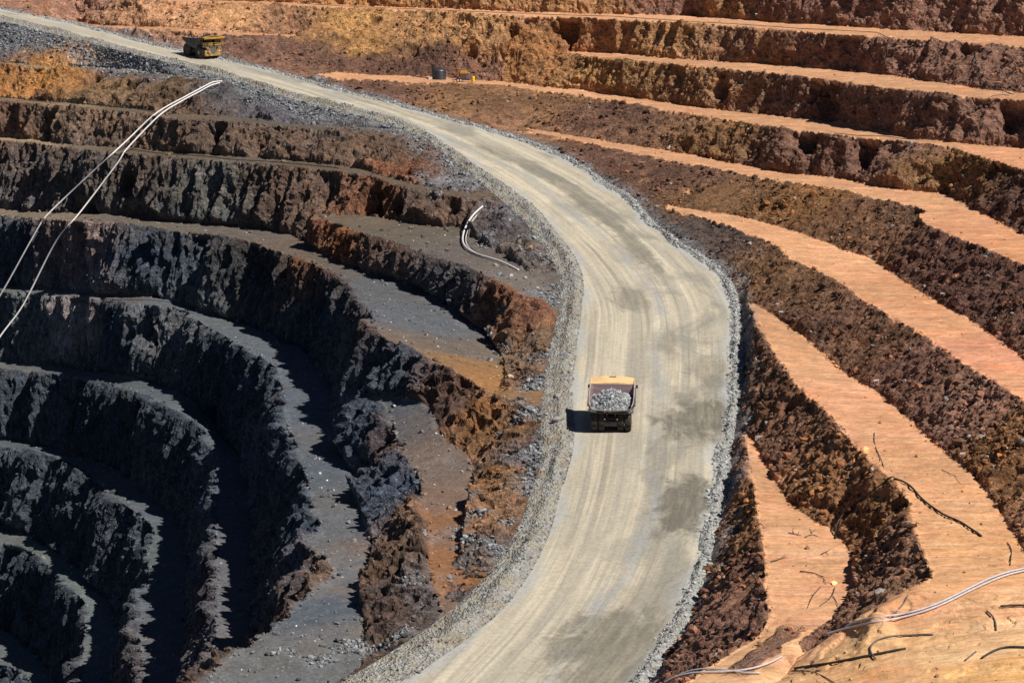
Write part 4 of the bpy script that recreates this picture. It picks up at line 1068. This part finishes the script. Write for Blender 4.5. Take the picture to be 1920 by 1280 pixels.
# boulders one can tell apart
def boulder_mesh(r, seed, sub=3):
    bm = bmesh.new(); bmesh.ops.create_icosphere(bm, subdivisions=sub, radius=1)
    C = np.array([v.co for v in bm.verts])
    rg = np.random.default_rng(seed)
    pl = rg.normal(size=(14, 3)); pl /= np.linalg.norm(pl, axis=1)[:, None]; dd = rg.uniform(.62, .95, 14)
    for _ in range(2):
        for p, q in zip(pl, dd):
            e = np.maximum(C @ p - q, 0); C -= e[:, None] * p
    C *= np.array([1.15, .9, .75]) * r; C += (noise(C / r * 2.5, seed % 19) * .06 * r)[:, None]
    for v, c in zip(bm.verts, C): v.co = c
    return bm
BOULD = [(1348 / 8 + 820 + 5, 370 + 780 / 8, .75, (.42, .25, .14), 'large orange boulder on the grey gravel slope below the road edge'),
         (930, 499, .55, (.50, .38, .24), 'tan boulder on the ledge just below the white pipe'),
         (958, 518, .4, (.55, .52, .48), 'pale grey boulder near the end of the white pipe'),
         (984, 522, .5, (.6, .57, .52), 'whitish flat boulder at the gravel toe on the pipe ledge'),
         (1045, 1022 / 1.6 + 105, .6, (.36, .34, .31), 'grey boulder on the pale shoulder gravel beside the loaded truck shadow'),
         (1043, 789, .75, (.34, .32, .31), 'big grey boulder by the shadow of the loaded truck'),
         (957, 708, .6, (.6, .46, .3), 'long cream boulder at the tip of the orange ledge'),
         (740, 762, .35, (.6, .57, .5), 'small pale slab on the grey ledge under the dark wall'),
         (854, 957, .35, (.55, .5, .45), 'pale boulder on the red-brown ledge below the truck'),
         (1008, 541, .35, (.6, .55, .48), 'pale boulder where the pipe ledge meets the road slope'),
         (600, 888, .3, (.62, .6, .55), 'small white stone alone on the grey pit bench'),
         (866, 884, .28, (.5, .4, .3), 'small brown stone high on the red ledge')]
for i, (x, y, r, c, lab) in enumerate(BOULD):
    h = hit(x, y)
    if not h: continue
    bm = boulder_mesh(r, 100 + i); me = bpy.data.meshes.new('boulder'); bm.to_mesh(me); bm.free()
    me.materials.append(simple('boulder_stone', c, .9, dirt=.5, sc=1.5 / r, spec=.2))
    o = bpy.data.objects.new('boulder', me); COL.objects.link(o)
    o.location = h[0] + Vector((0, 0, r * .3)); o.rotation_euler = (random.uniform(-.3, .3), random.uniform(-.3, .3), random.uniform(0, 6))
    tag(o, lab, 'boulder', 'loose boulders')

# ------------------------------------------------------------------ mesh builder for machines
class MB:
    def __init__(self): self.bm = bmesh.new()
    def _fin(self, verts, M): 
        if M is not None: bmesh.ops.transform(self.bm, matrix=M, verts=verts)
    def box(self, c, d, rot=None, bev=.04, taper=None):
        r = bmesh.ops.create_cube(self.bm, size=1); v = r['verts']
        bmesh.ops.scale(self.bm, vec=d, verts=v)
        if taper:
            for q in v:
                if q.co.z > 0: q.co.x *= taper[0]; q.co.y *= taper[1]
        if bev:
            e = list({e for q in v for e in q.link_edges})
            r2 = bmesh.ops.bevel(self.bm, geom=e, offset=min(bev, min(d) * .3), segments=1, affect='EDGES'); v = list({q for f in r2['faces'] for q in f.verts} | {q for q in v if q.is_valid})
        M = Matrix.Translation(c)
        if rot: M = M @ rot
        self._fin(v, M); return self
    def cyl(self, c, r, d, axis='z', seg=20, r2=None):
        q = bmesh.ops.create_cone(self.bm, cap_ends=True, segments=seg, radius1=r, radius2=r if r2 is None else r2, depth=d)
        R = {'z': Matrix(), 'x': Matrix.Rotation(math.pi / 2, 4, 'Y'), 'y': Matrix.Rotation(-math.pi / 2, 4, 'X')}[axis]
        self._fin(q['verts'], Matrix.Translation(c) @ R); return self
    def bar(self, a, b, r, seg=8):
        a, b = Vector(a), Vector(b); d = b - a
        q = bmesh.ops.create_cone(self.bm, cap_ends=True, segments=seg, radius1=r, radius2=r, depth=d.length)
        self._fin(q['verts'], Matrix.Translation((a + b) / 2) @ d.to_track_quat('Z', 'Y').to_matrix().to_4x4()); return self
    def lathe(self, prof, c, axis='x', seg=36):
        """prof: (along, radius) pairs"""
        rings = []
        for a, r in prof:
            ring = []
            for k in range(seg):
                t = 2 * math.pi * k / seg
                p = {'x': (a, r * math.cos(t), r * math.sin(t)), 'z': (r * math.cos(t), r * math.sin(t), a)}[axis]
                ring.append(self.bm.verts.new(Vector(p) + Vector(c)))
            rings.append(ring)
        for A, B in zip(rings[:-1], rings[1:]):
            for k in range(seg): self.bm.faces.new((A[k], A[(k + 1) % seg], B[(k + 1) % seg], B[k]))
        self.bm.faces.new(rings[0]); self.bm.faces.new(rings[-1]); return self
    def build(self, name, mat, parent=None, smooth=False):
        bmesh.ops.recalc_face_normals(self.bm, faces=self.bm.faces)
        me = bpy.data.meshes.new(name); self.bm.to_mesh(me); self.bm.free()
        if smooth:
            for p in me.polygons: p.use_smooth = True
            me.set_sharp_from_angle(angle=math.radians(35))
        me.materials.append(mat)
        o = bpy.data.objects.new(name, me); COL.objects.link(o)
        if parent: o.parent = parent
        return o
def empty(name, loc=(0, 0, 0)):
    o = bpy.data.objects.new(name, None); o.location = loc; COL.objects.link(o); return o
def copy_tree(o, parent=None):
    c = o.copy(); COL.objects.link(c); c.parent = parent
    for ch in list(o.children): copy_tree(ch, c)
    return c

# ------------------------------------------------------------------ haul trucks (forward is +Y, ground is z = 0)
m_yel = simple('truck_yellow', (.58, .32, .04), .55, dirt=.75, sc=.9)
m_can = simple('canopy_paint', (.86, .55, .27), .55, dirt=.3, sc=.6)
m_tray = simple('tray_steel', (.085, .085, .095), .6, dirt=.3, sc=.7)
m_inner = simple('worn_tray_plate', (.24, .165, .18), .5, dirt=.25, sc=.8, spec=.4)
m_rim_lip = simple('dusty_tray_edge', (.50, .40, .36), .7, dirt=.3)
m_dark = simple('chassis_dark', (.03, .03, .034), .7, dirt=.4, sc=1.2)
m_axle = simple('axle_brown', (.13, .06, .03), .7, dirt=.5, sc=1.5)
m_tyre = simple('tyre_rubber', (.03, .03, .032), .85, dirt=.75, sc=1.2, spec=.2)
m_glass = simple('cab_glass', (.015, .02, .025), .08, dirt=0, spec=.6)
m_lamp = simple('lamp_glass', (.8, .8, .75), .2, dirt=0)
m_grille = simple('grille_grey', (.30, .29, .28), .5, metal=.4, dirt=.4)
m_hub = simple('hub_paint', (.42, .40, .38), .6, dirt=.4)
m_nose = simple('dusty_nose', (.48, .28, .05), .6, dirt=.7, sc=.9)
m_rail = simple('handrail_yellow', (.6, .38, .08), .5, dirt=.2)

TRAY = [(-5.7, 4.25, 5.05, 3.55), (-5.2, 4.0, 5.1, 3.7), (-3.6, 3.35, 5.3, 3.85), (-1.5, 2.85, 5.55, 3.9), (.6, 2.55, 5.75, 3.9), (2.2, 2.5, 5.9, 3.9), (2.75, 3.1, 5.97, 3.9), (3.6, 5.25, 6.1, 3.85), (4.05, 5.95, 6.32, 3.8)]
def tray_mesh():
    def prof(f, top, w, off):
        w -= off; f += off
        h = max(top - f, .05); r = min(1.15, h * .75)
        pts = [(-w, top)]
        for k in range(6):
            a = math.pi + k / 5 * math.pi / 2
            pts.append((-w + r + r * math.cos(a), f + r * 1.0 + r * math.sin(a)))
        pts.append((0, f - .16 if off == 0 else f - .13))
        for k in range(6):
            a = 1.5 * math.pi + k / 5 * math.pi / 2
            pts.append((w - r + r * math.cos(a), f + r + r * math.sin(a)))
        pts.append((w, top)); return pts
    bm = bmesh.new(); rings = []
    for y, f, top, w in TRAY:
        o = [bm.verts.new((x, y, z)) for x, z in prof(f, top, w, 0)]
        i = [bm.verts.new((x, y + (.0), z)) for x, z in prof(f, top, w, .16)]
        rings.append((o, i))
    for (o1, i1), (o2, i2) in zip(rings[:-1], rings[1:]):
        for k in range(len(o1) - 1):
            bm.faces.new((o1[k], o1[k + 1], o2[k + 1], o2[k])); f = bm.faces.new((i1[k], i2[k], i2[k + 1], i1[k + 1])); f.material_index = 1
        for e in (0, -1):
            f = bm.faces.new((o1[e], o2[e], i2[e], i1[e])); f.material_index = 2
    for (o, i) in (rings[0], rings[-1]):
        for k in range(len(o) - 1):
            f = bm.faces.new((o[k], o[k + 1], i[k + 1], i[k])); f.material_index = 2
    bmesh.ops.recalc_face_normals(bm, faces=bm.faces)
    return bm
def wheel(root, x, y, r, w, side, dual=False):
    b = MB(); hw = w / 2
    b.lathe([(-hw, r * .55), (-hw * 1.02, r * .72), (-hw, r * .9), (-hw * .8, r * .985), (-hw * .25, r), (hw * .25, r), (hw * .8, r * .985), (hw, r * .9), (hw * 1.02, r * .72), (hw, r * .55)], (0, 0, 0))
    n = 30
    for k in range(n):
        a = 2 * math.pi * k / n
        for s_ in (-1, 1):
            b.box((0, 0, 0), (hw * .85, .16, .09), Matrix.Rotation(a + (.1 if s_ > 0 else 0), 4, 'X') @ Matrix.Translation((s_ * hw * .48, 0, r + .01)) @ Matrix.Rotation(s_ * .35, 4, 'Z'), bev=0)
    wh = b.build('wheel', m_tyre, root, True); wh.location = (x, y, r)
    c = MB(); q = side * hw
    c.lathe([(-hw * .95, r * .56), (q * .4 if q > 0 else q * .4 - .01, r * .56), (hw * .95, r * .56)] if dual else [(-hw * .95, r * .56), (0, r * .5), (hw * .95, r * .56)], (0, 0, 0), seg=28)
    c.cyl((side * hw * .9, 0, 0), r * .27, .22, 'x', 16)
    for k in range(10):
        a = 2 * math.pi * k / 10; c.cyl((side * (hw * .96), math.cos(a) * r * .42, math.sin(a) * r * .42), .06, .12, 'x', 6)
    rim = c.build('rim', m_hub if not dual else m_axle, wh, False)
    return wh
def squeeze(o, k):
    for ch in o.children:
        ch.location.y *= k
        if ch.name.startswith('wheel'): continue
        for v in ch.data.vertices: v.co.y *= k
        squeeze(ch, k)
def make_truck(name, label, loaded):
    t = empty(name); tag(t, label, 'haul truck', 'haul trucks')
    bm = tray_mesh(); me = bpy.data.meshes.new('dump_body'); bm.to_mesh(me); bm.free()
    for m in (m_tray, m_inner, m_rim_lip): me.materials.append(m)
    body = bpy.data.objects.new('dump_body', me); COL.objects.link(body); body.parent = t
    r = MB()                                                     # outer ribs of the body
    for y in (-4.2, -2.3, -.4, 1.4):
        f = np.interp(y, [a[0] for a in TRAY], [a[1] for a in TRAY]); tp = np.interp(y, [a[0] for a in TRAY], [a[2] for a in TRAY])
        for sx in (-1, 1): r.box((sx * 3.96, y, (f + .9 + tp) / 2), (.2, .34, tp - f - 1.0))
        r.box((0, y, f - .24), (5.6, .34, .26))
    for sx in (-1, 1): r.box((sx * 3.93, -1.2, 5.47), (.24, 8.6, .2), Matrix.Rotation(math.radians(5.2), 4, 'X'))
    r.build('body_ribs', m_tray, body)
    c = MB()                                                     # canopy over the cab
    c.box((0, 5.4, 6.3), (7.5, 2.8, .18), Matrix.Rotation(math.radians(3), 4, 'X'), bev=.06)
    for x in (-3.75, 3.75): c.box((x, 5.3, 6.36), (.12, 2.9, .36), Matrix.Rotation(math.radians(3), 4, 'X'))
    c.box((0, 6.86, 6.36), (7.56, .16, .6), bev=.04)
    for k in range(7): c.box((-3 + k, 5.3, 6.16), (.14, 2.6, .16), Matrix.Rotation(math.radians(3), 4, 'X'), bev=0)
    can = c.build('canopy', m_can if loaded else m_yel, body)
    # front wall of the body that carries the canopy, gently arched along its top
    b = bmesh.new(); N = 14; A = []
    for k in range(N + 1):
        x = -3.82 + 7.64 * k / N; arch = .5 * (1 - (x / 3.82)**2)
        A.append([b.verts.new((x, 4.0, 6.0 + arch * .55)), b.verts.new((x, 4.12, 6.2 + arch * .6)), b.verts.new((x, 6.7, 6.52 + arch)), b.verts.new((x, 6.75, 6.42 + arch)), b.verts.new((x, 4.3, 6.0 + arch * .5)), b.verts.new((x, 4.1, 5.9 + arch * .5))])
    for P, Q in zip(A[:-1], A[1:]):
        for k in range(6): b.faces.new((P[k], P[(k + 1) % 6], Q[(k + 1) % 6], Q[k]))
    b.faces.new(A[0]); b.faces.new(A[-1]); bmesh.ops.recalc_face_normals(b, faces=b.faces)
    me = bpy.data.meshes.new('headboard'); b.to_mesh(me); b.free(); me.materials.append(m_can if loaded else m_yel)
    b = bmesh.new(); A = []
    for k in range(N + 1):
        x = -3.8 + 7.6 * k / N; arch = .5 * (1 - (x / 3.82)**2)
        A.append([b.verts.new((x, 3.1, 4.1)), b.verts.new((x, 4.0, 6.0 + arch * .55)), b.verts.new((x, 4.12, 5.9 + arch * .5)), b.verts.new((x, 3.3, 4.1))])
    for P, Q in zip(A[:-1], A[1:]):
        for k in range(4): b.faces.new((P[k], P[(k + 1) % 4], Q[(k + 1) % 4], Q[k]))
    b.faces.new(A[0]); b.faces.new(A[-1]); bmesh.ops.recalc_face_normals(b, faces=b.faces)
    mf = bpy.data.meshes.new('front_wall'); b.to_mesh(mf); b.free(); mf.materials.append(m_inner)
    fw = bpy.data.objects.new('front_wall', mf); COL.objects.link(fw); fw.parent = body
    hb = bpy.data.objects.new('headboard', me); COL.objects.link(hb); hb.parent = body
    if loaded:
        s = MB(); s.box((0, 6.2, 6.99), (1.15, .3, .02), Matrix.Rotation(math.radians(9), 4, 'X'), bev=0); s.build('dark_plate', simple('name_plate', (.22, .10, .07), .6), body)
    # chassis
    f = MB()
    for sx in (-1, 1): f.box((sx * 1.0, .6, 1.95), (.5, 11.2, .8))
    for y in (-4.4, -2, 1.5, 4.5): f.box((0, y, 1.9), (2.0, .5, .6))
    f.box((0, 2.0, 1.7), (2.6, 2.2, .9)); f.box((0, -4.95, 1.7), (2.2, .4, .9))
    f.build('chassis', m_dark, t)
    a = MB(); a.cyl((0, -3.1, 1.75), .72, 4.0, 'x', 20); a.cyl((0, -3.1, 1.75), .95, 1.3, 'x', 20); a.box((0, -4.15, 1.85), (1.5, .5, 1.25)); a.box((0, -4.45, 1.35), (1.0, .2, .35))
    a.box((0, -4.42, 2.3), (.7, .2, .3))
    a.build('rear_axle', m_axle, t)
    for sx in (-1, 1):
        MB().bar((sx * .9, .3, 1.7), (sx * 1.15, -1.6, 3.0), .2).build('hoist_cylinder', m_grille, t)
        MB().bar((sx * .75, -3.9, 2.2), (sx * .75, -4.7, 3.7), .13).build('rear_strut', m_axle, t)
    a = MB(); a.bar((-2.2, 3.6, 1.75), (2.2, 3.6, 1.75), .35)
    for sx in (-1, 1): a.bar((sx * 1.6, 3.6, 1.8), (sx * 1.45, 3.5, 3.6), .32)
    a.build('front_axle', m_dark, t)
    for sx in (-1, 1):
        wheel(t, sx * 2.72, 3.6, 1.75, 1.15, sx)
        wheel(t, sx * 2.85, -3.1, 1.75, 1.15, sx, True); wheel(t, sx * 1.62, -3.1, 1.75, 1.1, sx, True)
    # nose: radiator, hood, bumper, deck, stairs, rails
    n = MB(); n.box((0, 5.1, 2.6), (2.6, 2.4, 2.1)); n.box((0, 6.3, 1.35), (5.6, .45, .55)); n.box((-2.3, 6.1, 2.1), (1.0, .5, 1.4)); n.box((2.3, 6.1, 2.1), (1.0, .5, 1.4))
    n.build('nose', m_nose, t)
    for sx in (-1, 1): MB().box((sx * 3.2, 5.0, 2.75), (1.1, 1.5, .9)).build('fender_box', m_yel if sx < 0 else m_dark, t)
    g_ = MB(); g_.box((0, 6.36, 2.65), (2.3, .1, 1.7))
    for k in range(9): g_.box((-1.0 + k * .25, 6.44, 2.65), (.06, .08, 1.6), bev=0)
    for k in range(5): g_.box((0, 6.45, 2.0 + k * .33), (2.2, .06, .05), bev=0)
    g_.build('grille', m_grille, t)
    for sx in (-1, 1):
        for dx in (0, .42): MB().cyl((sx * (2.05 + dx), 6.42, 2.45), .17, .14, 'y', 14).build('headlight', m_lamp, t)
    d = MB(); d.box((0, 4.95, 3.75), (7.4, 2.9, .16)); d.box((0, 6.42, 3.68), (7.4, .1, .3)); d.build('deck', m_dark, t)
    for sgn in (-1, 1):
        s = MB()
        for sx in (-.35, .35): s.bar((sgn * .55 + sx + sgn * .2, 6.75, 1.15), (sgn * 2.3 + sx, 6.65, 3.75), .06)
        for k in range(7): q = k / 6; s.box((sgn * (.75 + q * 1.55), 6.72, 1.25 + q * 2.4), (.75, .25, .05), bev=0)
        s.build('ladder', m_can, t)
    h = MB()
    for x in np.arange(-3.6, 3.61, .9):
        if abs(x) > .2: h.bar((x, 6.38, 3.8), (x, 6.38, 4.85), .035, 6)
    for z in (4.35, 4.85): h.bar((-3.6, 6.38, z), (3.6, 6.38, z), .03, 6)
    for sx in (-1, 1):
        for z in (4.35, 4.85): h.bar((sx * 3.6, 3.6, z), (sx * 3.6, 6.38, z), .03, 6)
    h.build('handrail', m_rail, t)
    cb = MB(); cb.box((-2.1, 4.85, 4.75), (2.1, 1.9, 1.9), bev=.1, taper=(.94, .92)); cab = cb.build('cab', m_nose, t)
    w = MB(); w.box((-2.1, 5.78, 5.0), (1.75, .06, .9), Matrix.Rotation(math.radians(4), 4, 'X'), bev=0)
    w.box((-3.12, 4.85, 5.0), (.06, 1.5, .85), bev=0); w.box((-1.08, 4.85, 5.0), (.06, 1.5, .85), bev=0); w.build('window', m_glass, cab)
    e = MB(); e.box((2.1, 4.6, 4.45), (1.9, 1.7, 1.25), bev=.08); e.build('electrical_cabinet', m_dark, t)
    e = MB(); e.cyl((.35, 5.9, 4.4), .36, 1.1, 'z', 16); e.cyl((1.05, 5.9, 4.4), .3, .9, 'z', 16); e.build('air_cleaner', m_nose, t)
    e = MB(); e.cyl((-2.95, .7, 1.9), .8, 2.3, 'y', 20); e.build('fuel_tank', m_yel if not loaded else m_dark, t, True)
    e = MB(); e.cyl((2.75, .9, 1.9), .55, 1.8, 'y', 18); e.build('hydraulic_tank', m_dark, t, True)
    for sx in (-1, 1):
        e = MB(); e.bar((sx * 3.6, 6.3, 4.7), (sx * 4.1, 6.5, 5.1), .035, 6); e.box((sx * 4.15, 6.5, 5.1), (.34, .08, .62)); e.build('mirror', m_dark, t)
    for sx in (-1, 1): MB().box((sx * 1.05, -5.2, 2.55), (.3, .14, .2)).build('tail_lamp', m_lamp, t)
    squeeze(t, .84)
    return t
def place_truck(t, px, py, direction, dz=0.0):
    q = hit(px, py)[0]; k = int(np.argmin(np.hypot(CEN[:, 0] - q.x, CEN[:, 1] - q.y)))
    T = Vector((*TAN[k], (CEN[min(k + 6, len(CEN) - 1), 2] - CEN[k - 6, 2]) / (CS[min(k + 6, len(CEN) - 1)] - CS[k - 6]))).normalized() * direction
    X = T.cross(Vector((0, 0, 1))).normalized(); Z = X.cross(T)
    M = Matrix((X, T, Z)).transposed().to_4x4(); M.translation = q + Z * dz
    M = M @ Matrix.Scale(.925, 4)
    t.matrix_world = M
    return M
truck1 = make_truck('haul_truck', 'huge dump truck loaded with grey rock, seen from behind mid-road', True)
truck2 = make_truck('haul_truck', 'huge dump truck with yellow canopy edge coming down the far end of the haul road', False)

# the ore heap in the near truck
def ore_heap(h, seed, n):
    yy, xx = np.meshgrid(np.linspace(-5.35, 3.3, 60), np.linspace(-3.62, 3.62, 50), indexing='ij')
    f = np.interp(yy, [a[0] for a in TRAY], [a[1] for a in TRAY]); tp = np.interp(yy, [a[0] for a in TRAY], [a[2] for a in TRAY])
    cone = np.sqrt((xx / 3.75)**2 + ((yy + 1.0) / 4.55)**2)
    z = np.maximum(tp - 1.35 + h * 1.25 * np.maximum(1 - cone, -.25), f + .1)
    P = np.stack([xx, yy, z], 2).reshape(-1, 3)
    P[:, 2] += .16 * noise(P / .8, 3) + .12 * noise(P / .4, 5)
    nu = 50; i, j = np.meshgrid(np.arange(59), np.arange(49), indexing='ij'); q = (i * nu + j).ravel()
    F = np.vstack([np.stack([q, q + 1, q + nu + 1], 1), np.stack([q, q + nu + 1, q + nu], 1)])
    C0 = np.full((len(P), 3), .13) * np.array([1, 1.03, 1.08])
    k = rng.integers(0, len(P), n)
    R = rng.gamma(2.5, .055, n).clip(.07, .45)
    nv = len(ICO_V); jit = 1 + rng.uniform(-.3, .3, (n, nv, 1)); sc = rng.uniform(.6, 1.3, (n, 1, 3))
    S_ = (ICO_V[None] * jit * sc * R[:, None, None] + P[k][:, None] + np.r_[0, 0, .04]).reshape(-1, 3)
    F2 = (ICO_F[None] + (np.arange(n) * nv + len(P))[:, None, None]).reshape(-1, 3)
    tone = (rng.uniform(.14, .52, n)[:, None] * np.array([1, 1.03, 1.04]))
    P[:, 1] *= .84; S_[:, 1] *= .84
    return np.vstack([P, S_]), np.vstack([F, F2]), np.vstack([C0, np.repeat(tone, nv, 0)])
#PLACE#
M1 = place_truck(truck1, 1147, 796, -1)
M2 = place_truck(truck2, 377, 106, 1)
V, F, Cc = ore_heap(2.0, 1, 2600)
ore = mesh_object('ore_load', V, F, m_stone, smooth=False, attrs={'base': ('FLOAT_COLOR', Cc)})
ore.matrix_world = M1
tag(ore, 'heap of broken grey ore piled in the near truck tray', 'ore load')

# ------------------------------------------------------------------ tank, pump trailer and drum on the tank bench
def on_bench(px, py):
    return Vector(hit(px, py)[0])
m_tank = simple('dark_tank_plastic', (.018, .028, .05), .45, dirt=.15, sc=.7, spec=.5)
p = on_bench(823, 149)
t = empty('water_tank', p); tag(t, 'squat round black water tank with ribbed wall standing on the tank bench', 'tank')
b = MB(); pr = [(0, 1.9)]
for k in range(7): z = .12 + k * .33; pr += [(z, 1.9), (z + .14, 1.95), (z + .2, 1.9)]
pr += [(2.45, 1.86), (2.75, 1.55), (2.98, .9), (3.05, .35)]
b.lathe(pr, (0, 0, 0), 'z', 40).build('tank_shell', m_tank, t, True)
MB().cyl((0, 0, 3.1), .38, .16, 'z', 18).build('lid', m_black, t)
MB().cyl((1.0, -1.7, .35), .12, .5, 'y', 12).build('outlet', m_grille, t)
p = on_bench(807, 149.5)
t = empty('white_crate', p); tag(t, 'low white crate on the ground just left of the black tank', 'crate')
MB().box((0, 0, .28), (.95, .8, .5)).build('crate_box', m_palemark, t); MB().box((0, 0, .57), (1.02, .86, .08)).build('lid', m_palemark, t)
p = on_bench(868, 153.5)
t = empty('pump_trailer', p); tag(t, 'wheeled pump set with yellow hood parked right of the black tank', 'pump')
MB().box((0, 0, .55), (4.0, 1.6, .25)).bar((-2, 0, .55), (-2.9, 0, .45), .09).build('frame', m_dark, t)
MB().box((.35, 0, 1.35), (2.3, 1.4, 1.35)).build('engine_housing', m_axle, t)
MB().box((1.25, -.72, 1.3), (.8, .08, .9), bev=0).build('control_panel', simple('panel_violet_grey', (.16, .15, .28), .5), t)
MB().box((.15, 0, 2.45), (1.9, 1.5, .75), bev=.12, taper=(.9, .9)).box((1.45, 0, 2.35), (.9, 1.1, .2)).build('hood', simple('pump_yellow', (.6, .33, .03), .5, dirt=.5), t)
for x in (-.6, 1.3): MB().bar((x, -.55, 1.9), (x, -.55, 2.4), .06).build('hood_post', m_dark, t)
MB().cyl((.9, .2, 3.1), .09, .7).build('exhaust', m_grille, t)
for x in (-1.25, -.55):
    for sy in (-1, 1):
        w = MB(); w.cyl((0, 0, 0), .46, .34, 'y', 20); wo = w.build('wheel', m_tyre, t, True); wo.location = (x, sy * .85, .46)
        MB().cyl((0, sy * .02, 0), .24, .36, 'y', 14).build('rim', m_palemark, wo)
p = on_bench(887, 154)
t = empty('yellow_drum', p); tag(t, 'bright yellow drum standing at the right end of the pump set', 'drum')
b = MB(); b.lathe([(0, .44), (.04, .46), (.5, .46), (.53, .49), (.56, .46), (.98, .46), (1.01, .49), (1.04, .46), (1.45, .46), (1.5, .43)], (0, 0, 0), 'z', 24)
b.build('drum_shell', simple('drum_yellow', (.85, .62, .02), .45, dirt=.1), t, True)
MB().cyl((.2, 0, 1.52), .07, .05).build('bung', m_black, t)
P = draped([(775, 144), (790, 145.5), (803, 147), (812, 149)], .12, .05)
V, F = tube_data(P, .12); tag(from_pydata('pipe', V, F, m_black), 'dark pipe lying on the tank bench left of the black tank', 'pipe')
